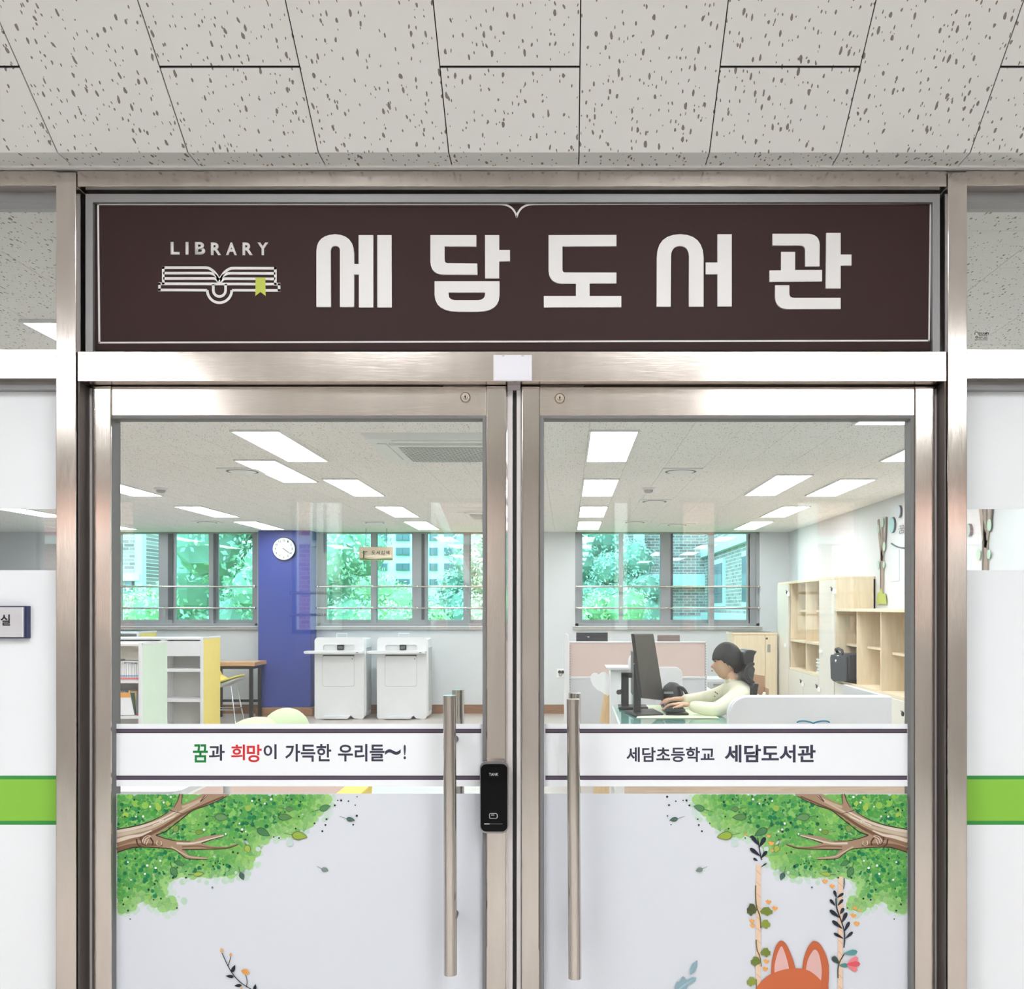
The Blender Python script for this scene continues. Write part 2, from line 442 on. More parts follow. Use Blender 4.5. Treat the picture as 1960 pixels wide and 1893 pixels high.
# corridor soffit: a level strip beside the partition, then a slope rising to the hall ceiling
soff = structure('ceiling_soffit'); soff.name = 'ceiling_2'
YS0, YS1 = 2.269, 1.737; SL = .697; LS = math.hypot(1, SL)
def quad_tile(xa, xb, s0, s1):
    """s < 0: level strip; s >= 0: distance up the slope"""
    def pt(x, s, up=0):
        if s <= 0: return (x, YS0 - s, ZC + up)
        return (x, YS0 - s / LS + up * .57, ZC + SL * s / LS + up * .82)
    g = .0013
    a, b, s0g, s1g = xa + g, xb - g, s0 + g, s1 - g
    vs = [pt(a, s0g), pt(b, s0g), pt(b, s1g), pt(a, s1g), pt(a, s0g, .003), pt(b, s0g, .003), pt(b, s1g, .003), pt(a, s1g, .003)]
    if s0 == 0:
        vs[0] = pt(a, 0.00001); vs[1] = pt(b, 0.00001)
    if s1 == 0:
        vs[2] = pt(b, 0); vs[3] = pt(a, 0)
    uvs = [(a, s0), (b, s0), (b, s1), (a, s1)] * 2
    return MB().add(vs, [(0, 1, 2, 3), (7, 6, 5, 4), (0, 4, 5, 1), (2, 6, 7, 3), (0, 3, 7, 4), (1, 5, 6, 2)], uv=uvs)
JW = .0016
for k in range(-7, 16):
    xa = -1.1644 + .29807 * k; xb = xa + .29807
    obj('ceiling_tile', quad_tile(xa, xb, -.076, 0), TILE, soff)
    js = [0, .192, .492, .648] if k % 2 else [0, .342, .648]
    if k % 2 == 0: js = [0, .392, .648]
    for s0, s1 in zip(js[:-1], js[1:]):
        obj('ceiling_tile', quad_tile(xa, xb, s0 + (JW if s0 else 0), s1 - (JW if s1 < .64 else 0)), TILE, soff)
bk = MB()
bk.add([(-4, YW + .1, ZC + .0035), (5, YW + .1, ZC + .0035), (5, YS0, ZC + .004), (-4, YS0, ZC + .004), (-4, YS1 - .01, ZH + .012), (5, YS1 - .01, ZH + .012)], [(0, 1, 2, 3), (3, 2, 5, 4)])
obj('soffit_backing', bk, DARK, soff)
hc = MB(); 
hc.add([(-7, YH, ZH), (7, YH, ZH), (7, YS1, ZH), (-7, YS1, ZH), (-7, YH, ZH + .05), (7, YH, ZH + .05), (7, YS1, ZH + .05), (-7, YS1, ZH + .05)],
       [(0, 1, 2, 3), (7, 6, 5, 4), (0, 4, 5, 1), (2, 6, 7, 3), (0, 3, 7, 4), (1, 5, 6, 2)], uv=[(-7, YH), (7, YH), (7, YS1), (-7, YS1)] * 2)
obj('hall_ceiling', hc, TILE, soff)
sw = MB().box(-7, -4, YS1 - .1, YW + .12, ZC - .01, ZH + .05).box(5, 7, YS1 - .1, YW + .12, ZC - .01, ZH + .05)
obj('soffit_box', sw, WALLW, soff)
t = structure('trim_1')      # painted shadow bead where the soffit meets the steel
obj('shadow_bead', MB().box(-3.2, 3.6, YW - .012, YW + .05, Z(325, YW), Z(318.5, YW)), mat('bead_paint', (236, 233, 230), .5), t)

# ---- library walls
wb = structure('wall_back')
WINS = [(X(210, YB), X(493, YB)), (X(606, YB), X(1000, YB)), (X(1101, YB), X(1454, YB))]
ZS = Z(1198, YB)
segs = [XL] + [v for w in WINS for v in w] + [XR]
mb = MB()
for a, b in zip(segs[0::2], segs[1::2]): mb.box(a, b, YB, YB + .2, 0, ZI + .02)
for a, b in WINS: mb.box(a, b, YB, YB + .2, 0, ZS)
obj('plaster', mb, WALLW, wb)
wr = structure('wall_right'); obj('plaster', MB().box(XR, XR + .2, YW + .12, YB + .2, 0, ZI + .1), WALLW, wr)
wl = structure('wall_left'); obj('plaster', MB().box(XL - .2, XL, YW + .12, YB + .2, 0, ZI + .1), WALLW, wl)
wf = structure('wall_front'); obj('plaster', MB().box(XL, -3.0, YW, YW + .1, 0, ZH).box(3.4, 7, YW, YW + .1, 0, ZH).box(-7, XL, YW, YW + .1, 0, ZH), WALLW, wf)
BBR = wood_mat('brown_baseboard', (150, 112, 84), (120, 84, 60), .5, 0)
b1 = structure('baseboard_back'); mb = MB()
mb.box(XL, -4.23, YB - .018, YB, 0, .125).box(-3.5, XR, YB - .018, YB, 0, .125)
obj('skirting_board', mb, BBR, b1)
b2 = structure('baseboard_right'); obj('skirting_board', MB().box(XR - .018, XR, YW + .2, YB, 0, .12), BBR, b2)
# pillar
px0, px1, yp = X(494, 13.6), X(595, 13.6), 13.6
pl = structure('pillar')
obj('painted_shaft', MB().box(px0, px1, yp, YB + .01, 0, ZI), BLUE, pl, bevel=.006)
obj('skirting_board', MB().box(px0 - .03, px1 + .03, yp - .022, YB, 0, .115), wood_mat('pillar_skirting', (178, 134, 100), (146, 104, 74), .5, 0), pl, bevel=.004)
obj('painted_shutter', MB().box(px0 + .62, px0 + .66, yp - .012, yp, .2, 2.3), mat('blue_edge', (66, 84, 160), .5), pl) if False else None

# ---- library windows
FRM = mat('window_frame_grey', (150, 154, 158), .45, .2); FRD = mat('window_frame_shadow', (70, 78, 84), .6)
GRAN = mat('granite_sill', (170, 168, 164), .35, var=.35, nscale=90)
def back_window(n, px0, px1, bars, title):
    w = structure('window_%d' % n); Y0 = YB + .06
    a, b = X(px0, YB), X(px1, YB)
    mb = MB().box(a, b, YB + .02, YB + .14, ZS, ZS + .035).box(a, a + .045, YB + .02, YB + .14, ZS, ZI).box(b - .045, b, YB + .02, YB + .14, ZS, ZI).box(a, b, YB + .02, YB + .14, ZI - .02, ZI + .01)
    obj('window_frame', mb, FRM, w)
    for (p0, p1, q0, q1, dy, col) in bars:
        # p0..p1 pane in frame pixels; sash around it
        y = YB + .05 + dy
        x0, x1 = X(p0, YB), X(p1, YB); s = .045
        f = MB().prism([(x0 - s, ZS + .03), (x1 + s, ZS + .03), (x1 + s, ZI), (x0 - s, ZI)], y, y + .035, 'y', [[(x0, ZS + .085), (x1, ZS + .085), (x1, ZI - .015), (x0, ZI - .015)]])
        sash = obj('sash', f, FRM, w)
        obj('pane', MB().box(x0, x1, y + .014, y + .020, ZS + .085, ZI - .015), col, sash)
    for (p0, p1) in [(q0, q1) for (_, _, q0, q1, _, _) in bars if q1 > q0]:
        obj('mullion', MB().box(X(p0, YB), X(p1, YB), YB + .03, YB + .13, ZS + .03, ZI), FRM, w)
    for (p0, p1) in {1: [(320, 329), (407, 412)], 2: [(806, 812)], 3: [(1284, 1288.5)]}[n]:
        obj('painted_shade_strip', MB().box(X(p0, YB), X(p1, YB), YB + .026, YB + .03, ZS + .085, ZI - .015), FRD, w)  # dark strips paint in the frame's shade beside the panes
    for (p0, p1) in {1: [(209, 226)], 2: [(605, 618), (992, 1001)], 3: [(1100, 1110), (1434, 1453)]}[n]:
        obj('frame_infill', MB().box(X(p0, YB), X(p1, YB), YB + .05, YB + .12, ZS + .03, ZI), FRM, w)
    obj('sill', MB().box(a - .03, b + .03, YB - .05, YB + .14, ZS - .012, ZS), WHITE, w)
    obj('sill_slab', MB().box(a - .03, b + .03, YB - .04, YB + .05, Z(1205, YB), ZS - .012), GRAN, w)
    for py in (1123, 1164):
        z = Z(py, YB); r = MB().tube([(a + .01, YB - .06, z), (b - .01, YB - .06, z)], .014, 10)
        g = obj('guard_rail', r, STEEL, w, smooth=50)
        k = MB()
        for xx in [a + .02, b - .02] + [X((q0 + q1) / 2, YB) for (_, _, q0, q1, _, _) in bars if q1 > q0]:
            k.cyl((xx, YB - .06, z), (xx, YB + .04, z), .009, n=8).ball((xx, YB - .06, z), .021, 10, 6)
        obj('rail_bracket', k, STEEL, g, smooth=50)
    return w
back_window(1, 210, 493, [(230, 301, 302, 328, 0, TEAL), (334, 398, 0, 0, 0, TEAL), (414, 479, 398, 407, .04, TEAL)], 'left')
back_window(2, 606, 1000, [(622, 709, 709, 720, .04, TEAL), (720, 788, 0, 0, 0, TEAL), (818, 886, 788, 812, .0, TEAL), (900, 990, 887, 898, .04, MATS['clear_glass'])], 'middle')
back_window(3, 1101, 1454, [(1115, 1185, 1185, 1193, .04, TEAL), (1193, 1264, 1264, 1287, 0, TEAL), (1288, 1357, 0, 0, .04, TEAL), (1368, 1430, 1357, 1367, 0, TEAL)], 'right')

# ---- hall behind the viewer: far wall with window openings, brick block outside
HWALL = mat('hall_wall_paint', (212, 208, 204), .6)
ZV = 11.35 - 2.35   # virtual distance of the far wall as mirrored by the partition
def RX(px, Yv): return (px - VX) * Yv / F
hw = structure('wall_hall'); mb = MB(); Yv = 2 * YW - YH
ops = [(50, 245), (548, 652), (812, 925), (1172, 1210), (1305, 1380), (1530, 1655), (1735, 1905)]
zt, zb = 2.50, 1.24
xs = [-7] + [RX(p, Yv) for o in ops for p in o] + [7]
for a, b in zip(xs[0::2], xs[1::2]): mb.box(a, b, YH - .2, YH, 0, ZH)
for o in ops:
    a, b = RX(o[0], Yv), RX(o[1], Yv); mb.box(a, b, YH - .2, YH, 0, zb).box(a, b, YH - .2, YH, zt, ZH)
obj('plaster', mb, HWALL, hw)
for i, o in enumerate(ops):
    a, b = RX(o[0], Yv), RX(o[1], Yv); w = structure('window_%d' % (4 + i))
    m = MB().box(a, b, YH - .1, YH - .05, zb, zb + .04).box(a, b, YH - .1, YH - .05, zt - .04, zt).box(a, a + .03, YH - .1, YH - .05, zb, zt).box(b - .03, b, YH - .1, YH - .05, zb, zt)
    obj('window_frame', m, FRM, w)
    r = MB()
    for z in (1.62, 1.42): r.tube([(a, YH + .03, z), (b, YH + .03, z)], .014, 8)
    obj('guard_rail', r, STEEL, w, smooth=50)
for n, x in (('wall_hall_left', -7), ('wall_hall_right', 6.8)):
    s = structure(n); obj('plaster', MB().box(x, x + .2, YH, YW, 0, ZH), HWALL, s)

# ---- lamps
LFR = mat('lamp_trim', (228, 228, 226), .5)
def lamp(xc, y0, y1, z, w, m, where, k):
    t = thing('ceiling_light', (xc, (y0 + y1) / 2, z), where, 'light', 'rectangular LED ceiling panels')
    f = MB().prism([(xc - w / 2, y0), (xc + w / 2, y0), (xc + w / 2, y1), (xc - w / 2, y1)], z - .012, z, 'z', [[(xc - w / 2 + .012, y0 + .012), (xc + w / 2 - .012, y0 + .012), (xc + w / 2 - .012, y1 - .012), (xc - w / 2 + .012, y1 - .012)]])
    obj('lamp_frame', f, LFR, t)
    obj('diffuser', MB().box(xc - w / 2 + .012, xc + w / 2 - .012, y0 + .012, y1 - .012, z - .009, z - .002), m, t)
rows = {3.62: 'nearest the partition', 5.88: 'second from the partition', 8.09: 'third from the partition', 10.28: 'second from the back windows', 12.1: 'beside the back windows'}
colsn = {-5.9: 'far left row', -3.93: 'second row from the left', -1.85: 'row left of the cassette unit', .283: 'row right of the door gap', 2.38: 'row beside the right wall'}
for i, (xc, y0, y1) in enumerate(lights_room):
    if xc in colsn: lb = 'ceiling light, %s, %s' % (colsn[xc], rows[y0])
    else: lb = {1.78: 'ceiling light cut by the top edge of the right door glass', 1.80: 'odd ceiling light left of the right wall row', -2.22: 'ceiling light overlapping a square diffuser, left door'}[xc]
    lamp(xc, y0, y1, ZI, .3, LAMP, lb, i)
k = 0
for xc, y0 in ((-3.7, -2.25), (-2.75, -2.25), (1.35, -2.25), (2.35, -2.25), (-.85, .0), (.45, .0)):  # the overhead pair is added as fill light, out of view
    if 1:
        k += 1
        lamp(xc, y0, y0 + (1.3 if y0 < -1 else .9), ZH, .55, LAMPH, 'hall ceiling light behind the viewer, %s' % {-3.7: 'far left', -2.75: 'left', 1.35: 'right', 2.35: 'far right', -.85: 'fill panel added overhead left', .45: 'fill panel added overhead right'}[xc], k)
# ================================================================== STEEL PARTITION, DOORS, SIGN
fr = structure('trim_2')
def fb(name, px0, px1, py0, py1, y0, y1, m, par, Yp=YW, bevel=.0015, **k):
    return obj(name, MB().box(X(px0, Yp), X(px1, Yp), y0, y1, Z(py1, Yp), Z(py0, Yp)), m, par, bevel=bevel, **k)
def P0(name, px0, px1, ztop, m=STEELV):
    return obj(name, MB().box(X(px0, YW), X(px1, YW), YW - .004, YW + .12, 0, ztop), m, fr, bevel=.0015)
P0('steel_post', 108.5, 147, Z(331, YW)); P0('steel_post', 1813, 1850, Z(331, YW))
fb('top_rail', 147.5, 1812.5, 327, 357, YW, YW + .12, STEEL, fr)
fb('transom_bar', 148, 1812, 672.5, 730, YW, YW + .11, STEEL, fr)
fb('transom_stop', 148, 1812, 728, 741, YW + .055, YW + .11, mat('dark_steel', (70, 64, 60), .4, .8), fr)
# side jambs behind the leaves
for a, b in ((147.5, 152), (1808, 1812.5)):
    fb('jamb', a, b, 730, 2360, YW + .002, YW + .12, STEELD, fr)
fb('jamb_seal', 149, 163, 741, 2360, YW + .06, YW + .11, RUBBER, fr); fb('jamb_seal', 1798, 1811, 741, 2360, YW + .06, YW + .11, RUBBER, fr)
# sign recess
ring = MB(); pxprism(ring, [(152, 361), (1808, 361), (1808, 672), (152, 672)], YW, YW + .03, YW + .10, [[(166, 377), (1794, 377), (1794, 670), (166, 670)]])
obj('sign_recess_bead', ring, ALU, fr)
# ---- side lights (left and right of the posts)
def side(nm, pa, pb, flip):
    w = structure(nm); Yf = YW + .012
    obj('top_rail', MB().box(X(pa, YW), X(pb, YW), YW, YW + .11, Z(355, YW), Z(327, YW)), STEEL, w, bevel=.001)
    obj('transom_bar', MB().box(X(pa, YW), X(pb, YW), YW, YW + .11, Z(724.5, YW), Z(668, YW)), STEEL, w, bevel=.001)
    m = MB(); m.box(X(pa, YW), X(pb, YW), YW + .04, YW + .10, Z(374, YW), Z(354, YW)); m.box(X(pa, YW), X(pb, YW), YW + .035, YW + .10, Z(739.5, YW), Z(723, YW))
    obj('glazing_bead', m, ALU, w)
    obj('transom_pane', MB().box(X(pa, YW), X(pb, YW), YW + .06, YW + .068, Z(669, YW), Z(373, YW)), MATS['clear_glass'], w)
    pn = obj('pane', MB().box(X(pa, YW), X(pb, YW), YW + .06, YW + .068, .12, Z(738, YW)), MATS['clear_glass'], w)
    obj('bottom_rail', MB().box(X(pa, YW), X(pb, YW), YW, YW + .11, 0, .14), STEEL, w)
    Yg = YW + .06; f = lambda n, y0, y1, m: obj(n, MB().box(X(pa, Yg), X(pb, Yg), Yg - .0006, Yg - .0001, Z(y1, Yg) if y1 < 2000 else .12, Z(y0, Yg)), m, pn)
    f('white_film', 738, 974.5, FILM); f('white_film', 1091.5, 1484.5, FILM); f('white_film', 1578.5, 2100, FILM)
    gb = MB().box(X(pa, Yg), X(pb, Yg), Yg - .0006, Yg - .0001, Z(1578.5, Yg), Z(1484.5, Yg)); f2 = obj('green_band', gb, mat('lime_film', (140, 199, 72), .45, var=.02, spec=.3), pn)
    ge = MB().box(X(pa, Yg), X(pb, Yg), Yg - .0012, Yg - .0006, Z(1578.5, Yg), Z(1571, Yg)).box(X(pa, Yg), X(pb, Yg), Yg - .0012, Yg - .0006, Z(1491.5, Yg), Z(1484.5, Yg))
    obj('dark_green_edge', ge, mat('dark_green_film', (62, 150, 74), .45, spec=.3), pn)
    return w, pn
wl_, pnl = side('window_11', -1230, 108, 0); wr_, pnr = side('window_12', 1850, 3600, 1)
# small dark maker's marks near the foot of the right transom pane (illegible in the photograph)
st = thing('glass_stamp', (X(1879, 2.41), 2.409, Z(643, 2.41)), 'tiny black stamped mark low on the right transom pane', 'sticker')
TXT = mat('black_ink', (20, 20, 22), .5); 
obj('lettering', text_mesh('EXAM', (1873, 1889, 636, 641), 2.4095, TXT, bold=.03), TXT, st)
s2 = PX(2.4097); s2.stroke([(1866, 641), (1866, 637), (1870, 635), (1872, 638)], 1.2, (30, 30, 30)); s2.stroke([(1888, 636), (1892, 638), (1891, 641)], 1.6, (20, 20, 20))
s2.dot(1869.5, 645.5, 2.6, (70, 70, 72)); s2.dot(1869.5, 645.5, 1.3, (190, 190, 188))
for a, b, y in ((1874, 1890, 642.5), (1873, 1881, 645.5), (1883, 1890, 645.5), (1873, 1878, 648), (1881, 1890, 648.6), (1866, 1890, 650.4)): s2.stroke([(a, y), (b, y)], 1.0, (90, 90, 90))
obj('stamp_print', s2, PRINT, st)
# room plaque on the left side light
pq = thing('room_plaque', (X(0, 2.39), 2.39, Z(1191, 2.39)), 'grey room plaque with navy edge on the left white film', 'sign')
obj('plaque_frame', MB().box(X(-52, 2.39), X(50.5, 2.39), 2.392, 2.409, Z(1222, 2.39), Z(1160, 2.39)), mat('navy_edge', (40, 46, 92), .4), pq)
obj('plaque_face', MB().box(X(-50, 2.39), X(46, 2.39), 2.388, 2.392, Z(1219.5, 2.39), Z(1162, 2.39)), mat('plaque_silver', (203, 201, 206), .4), pq)
obj('plaque_edge', MB().box(X(44, 2.39), X(46, 2.39), 2.387, 2.389, Z(1219.5, 2.39), Z(1162, 2.39)), WHITE, pq)
obj('lettering', text_mesh('실', (1, 19.5, 1176, 1197.5), 2.3875, TXT, bold=.025), TXT, pq)

# ---- door leaves
YD = 2.395; YG = 2.418
CYL = mat('lock_brass_steel', (190, 180, 168), .25, 1.0); KEY = mat('keyhole', (25, 20, 18), .7)
GASK = mat('glazing_gasket', (118, 118, 118), .6)
PURP = mat('plum_line_film', (92, 82, 98), .45, spec=.3); PURD = mat('dark_plum_edge', (60, 52, 64), .45, spec=.3)
def door(n, stiles, rail, glassx, top, edges, lockx, handle, hx_in, hy):
    d = structure('door_%d' % n)
    zb = .02
    def v(name, a, b, y0, y1, m, t=top, bev=.003): return obj(name, MB().box(X(a, YD), X(b, YD), y0, y1, zb, Z(t, YD)), m, d, bevel=bev)
    for a, b in stiles: v('stile', a, b, YD - .003, YD + .05, STEELV)
    for a, b in edges: v('edge_strip', a, b, YD + .006, YD + .045, ALUL, top + 3, .001)
    obj('rail', MB().box(X(rail[0], YD), X(rail[1], YD), YD, YD + .05, Z(795.5, YD), Z(top + 1, YD)), STEEL, d, bevel=.0015)
    obj('rail', MB().box(X(rail[0], YD), X(rail[1], YD), YD, YD + .05, zb, .16), STEEL, d, bevel=.0015)
    g0, g1 = glassx
    r = MB(); a, b, c, e = X(rail[0], YD), X(rail[1], YD), .16, Z(795.5, YD)
    r.prism([(a, c), (b, c), (b, e), (a, e)], YD + .001, YD + .045, 'y', [[(X(g0, YG), c + .02), (X(g1, YG), c + .02), (X(g1, YG), Z(804.5, YG)), (X(g0, YG), Z(804.5, YG))]])
    obj('glazing_bead', r, GASK, d, bevel=.001)
    gl = obj('pane', MB().box(X(g0 - 2, YG), X(g1 + 2, YG), YG, YG + .008, .17, Z(802, YG)), MATS['clear_glass'], d)
    # film: banner and mural ground on the corridor side of the pane
    f = lambda nm, y0, y1, m, lo=None, dy=0: obj(nm, MB().box(X(g0, YG), X(g1, YG), YG - .0005 - dy, YG - .0001 - dy, lo if lo is not None else Z(y1, YG), Z(y0, YG)), m, gl)
    bn = f('banner_film', 1385.5, 1505, FILM)
    x0, x1 = (g0, g1 - 4) if n == 1 else (g0 + 3, g1 - 1)
    for ya, yb in ((1395, 1403), (1484.5, 1492.5)):
        L = MB().box(X(x0, YG), X(x1, YG), YG - .0009, YG - .0005, Z(yb, YG), Z(ya, YG)); obj('plum_line', L, PURP, gl)
        obj('plum_line_edge', MB().box(X(x0, YG), X(x1, YG), YG - .0012, YG - .0009, Z(ya + 1.6, YG), Z(ya, YG)).box(X(x0, YG), X(x1, YG), YG - .0012, YG - .0009, Z(yb, YG), Z(yb - 1.6, YG)), PURD, gl)
    f('mural_film', 1519, 0, FILMB, lo=.19)
    # lock cylinder in the rail
    lx, ly = lockx; cx, cz = X(lx, YD), Z(ly, YD)
    lk = obj('lock_cylinder', MB().lathe([(.0005, -.005), (.010, -.005), (.0125, -.002), (.0125, .002)], (cx, YD - .001, cz), 28, 'y').lathe([(.0005, -.0075), (.0055, -.0075), (.0062, -.005), (.0062, 0)], (cx, YD - .001, cz), 24, 'y'), CYL, d, smooth=30)
    k = MB().box(cx - .0009, cx + .0009, YD - .0098, YD - .0082, cz - .0042, cz + .0035); k.cyl((cx, YD - .0098, cz + .001), (cx, YD - .0082, cz + .001), .0018, n=10)
    obj('keyhole', k, KEY, lk)
    # pull handles: outer tube and inner tube with shared standoffs
    hx, y0p, y1p = handle; YT = 2.31
    hb = MB().cyl((X(hx[1], YT), YT, Z(y1p, YT)), (X(hx[0], YT), YT, Z(y0p, YT)), .0152, n=32)
    h = obj('pull_handle', hb, STEELV, d, smooth=50, bevel=0)
    h.data.polygons[0].use_smooth = True
    xi = X(hx[0], YT); zi0, zi1 = Z(y1p, YT), Z(y0p, YT); YI = 2.47
    hi = obj('pull_handle', MB().cyl((xi + hx_in, YI, zi0), (xi + hx_in, YI, zi1), .0152, n=32), STEELV, d, smooth=50)
    for z in (Z(y0p + 95, YT), Z(y1p - 90, YT)):
        xm = xi + (X(hx[1], YT) - xi) * .3
        obj('handle_standoff', MB().cyl((xm, YT + .01, z), (xm, YG - .001, z), .009, n=16), STEELD, h, smooth=50)
        obj('handle_standoff', MB().cyl((xi + hx_in, YG + .009, z), (xi + hx_in, YI - .01, z), .009, n=16), STEELD, hi, smooth=50)
    return d, gl, bn
d1, g1_, bn1 = door(1, [(177, 214), (930.5, 969)], (214, 930.5), (223, 925), 739, [(166, 176), (971, 981)], (891, 761), ((860.5, 862), 1331, 1865), .002, 0)
d2, g2_, bn2 = door(2, [(998.5, 1033), (1750.5, 1789)], (1033, 1750.5), (1041, 1737), 740, [(988.5, 997), (1790.5, 1797)], (1071.5, 763), ((1097, 1100.5), 1338, 1872), .005, 0)
obj('meeting_brush', MB().box(X(981.5, YD), X(988, YD), YD + .012, YD + .045, .02, Z(742, YD)), RUBBER, d1)
# hinge plates and pivot hardware in the head gap
hd = MB(); 
for a, b in ((848, 929), (1034, 1118)): hd.box(X(a, YD), X(b, YD), YD + .004, YD + .04, Z(738.5, YD), Z(733, YD))
obj('head_latch', hd, mat('latch_zinc', (176, 168, 172), .4, .7), fr)
mk = MB()
for a, b in ((858, 860), (897, 910), (1058, 1060), (1063, 1065), (1103, 1107), (1116, 1118)): mk.box(X(a, YD), X(b, YD), YD + .002, YD + .005, Z(738, YD), Z(734, YD))
obj('latch_slot', mk, BLACK, fr)
obj('centre_stop', MB().box(X(971.5, YD), X(996, YD), YD - .002, YD + .05, Z(746, YD), Z(731.5, YD)), mat('stop_zinc', (190, 184, 190), .45, .5), fr)
obj('pivot_screw', MB().ball((X(164, YD), YD + .012, Z(761, YD)), (.004, .004, .006), 10, 6).ball((X(1799, YD), YD + .012, Z(761, YD)), (.004, .004, .007), 10, 6), CHROME, fr, smooth=60)
# blank white card plate on the transom bar
cp = thing('card_holder', (X(981, YW), YW - .005, Z(704, YW)), 'blank white card holder centred on the steel bar over the doors', 'sign')
obj('card', MB().box(X(944.5, YW), X(1018, YW), YW - .004, YW - .0002, Z(729.5, YW), Z(680, YW)), mat('card_white', (226, 225, 234), .4), cp, bevel=.0008)
e = MB()
for a, b, c, d_ in ((946, 947, 683, 727), (946, 1016, 727, 728)): e.box(X(a, YW), X(b, YW), YW - .0046, YW - .004, Z(d_, YW), Z(c, YW))
obj('card_sleeve_edge', e, WHITE, cp)
e = MB()
for a, b in ((961, 966), (998, 1003)):
    e = MB().box(X(a, YW), X(b, YW), YW - .0048, YW - .0041, Z(682.6, YW), Z(681.6, YW)); obj('clip_tab', e, mat('clip_grey', (150, 150, 155), .5), cp)


# ---- digital lock on the left leaf
cx0, cx1, cz0, cz1 = X(918.5, 2.37), X(973, 2.37), Z(1595, 2.37), Z(1457, 2.37)
dl = obj('digital_lock', MB().prism(rrect(cx0, cx1, cz0, cz1, .016, 8), 2.369, 2.392), mat('lock_chrome_rim', (150, 150, 154), .1, 1.0), d1, smooth=40, bevel=.003, label='black touch screen door lock with a chrome rim')
GLB = mat('lock_gloss_black', (8, 8, 10), .08, spec=.15)
obj('lock_screen', MB().prism(rrect(cx0 + .0022, cx1 - .0022, cz0 + .005, cz1 - .0065, .0135, 8), 2.3655, 2.37), GLB, dl, smooth=40, bevel=.001)
GREYP = mat('lock_print', (190, 192, 196), .4)
obj('lettering', text_mesh('TANK', (936, 954, 1479.5, 1485), 2.3652, GREYP, bold=.01), GREYP, dl)
ic = PX(2.3652)
def outline(pts, w, c):
    for a, b in zip(pts, pts[1:] + pts[:1]): ic.stroke([a, b], w, c)
oo = [(938, 1557), (950, 1557), (951.5, 1559), (951.5, 1565), (950, 1566.5), (938, 1566.5), (937, 1565), (937, 1558.5)]
outline(oo, 1.0, (185, 186, 190)); ic.stroke([(940, 1560), (946, 1560)], 1.2, (200, 200, 205)); ic.stroke([(952.5, 1559), (952.5, 1565)], .8, (150, 150, 150))
ic.stroke([(927, 1577), (937, 1577)], 1.6, (215, 215, 218)); ic.stroke([(937, 1577), (962, 1577)], .8, (120, 120, 124))
obj('lock_icon', ic, PRINT, dl)

# ---- sign
YS = 2.392
sg = thing('library_sign', (X(980, YS), YS, Z(522, YS)), 'long dark brown library sign with raised white lettering above the doors', 'sign')
BRN = mat('sign_brown', (60, 44, 43), .5, var=.03, nscale=2, spec=.12); SW = mat('sign_white_acrylic', (228, 226, 226), .4)
obj('sign_panel', MB().box(X(170, YS), X(1789, YS), YS, YS + .02, Z(671, YS), Z(376, YS)), BRN, sg, bevel=.001)
notch = smoothline([(955, 391), (968, 392.5), (979, 398), (986, 407), (989, 416.5)]) + smoothline([(989, 416.5), (992, 407), (999, 398), (1010, 392.5), (1023, 391)])
def bar(mb, pts, w, Yp, y0, y1, closed=False):
    q = list(pts) + ([pts[0]] if closed else [])
    L = ribbon(q, w); n = len(q); vs = []
    for y in (y0, y1): vs += [(X(p[0], Yp), y, Z(p[1], Yp)) for p in L]
    m = 2 * n; fs = [(i, i + 1, m - 2 - i, m - 1 - i) for i in range(n - 1)] + [(i + m, i + 1 + m, m - 2 - i + m, m - 1 - i + m) for i in range(n - 1)]
    fs += [(i, (i + 1) % m, (i + 1) % m + m, i + m) for i in range(m)]
    mb.add(vs, fs); return mb
bl = MB()
bar(bl, [(186.5, 391), (955, 391)], 3.4, YS, YS - .0012, YS); bar(bl, notch, 3.4, YS, YS - .0012, YS); bar(bl, [(1023, 391), (1783, 389)], 3.4, YS, YS - .0012, YS)
bar(bl, [(188, 389.5), (190.5, 657)], 3.4, YS, YS - .0012, YS); bar(bl, [(189, 656), (1779, 652)], 3.2, YS, YS - .0012, YS); bar(bl, [(1781, 387.5), (1778, 653.5)], 3, YS, YS - .0012, YS)
obj('border_line', bl, SW, sg)
for ch, a, b in (('L', 327, 344), ('I', 355.5, 361), ('B', 373.5, 393), ('R', 404, 423.5), ('A', 433, 453.5), ('R', 464.5, 484), ('Y', 493, 513.5)):
    obj('letter', text_mesh(ch, (a, b, 463.5 if a < 380 else 464.5, 487.5 if a < 380 else 488.5), YS, SW, .0016, .03), SW, sg)
# book emblem
em = MB(); LW = 4.9; Ye = YS
def q(x, y): return (280 + x / 6.533, 430 + y / 6.533)
def qs(l): return [q(*p) for p in l]
def eb(pts, w=LW): bar(em, pts, w, YS, YS - .0016, YS)
eb(qs([(215, 752), (215, 526)])); eb(qs([(200, 540)]) + smoothline(qs([(735, 540), (785, 547), (845, 587), (893, 650), (913, 700)])))
eb(qs([(215, 608)]) + smoothline(qs([(795, 608), (840, 620), (880, 652), (912, 715)]))); eb(qs([(215, 675)]) + smoothline(qs([(850, 675), (880, 688), (914, 738)])))
eb(qs([(1616, 756), (1616, 532)])); eb(qs([(1632, 548)]) + smoothline(qs([(1100, 546), (1050, 552), (990, 590), (943, 650), (920, 700)])))
eb(qs([(1616, 612)]) + smoothline(qs([(1035, 610), (995, 622), (952, 655), (920, 715)]))); eb(qs([(1616, 680)]) + smoothline(qs([(985, 677), (955, 690), (918, 738)])))
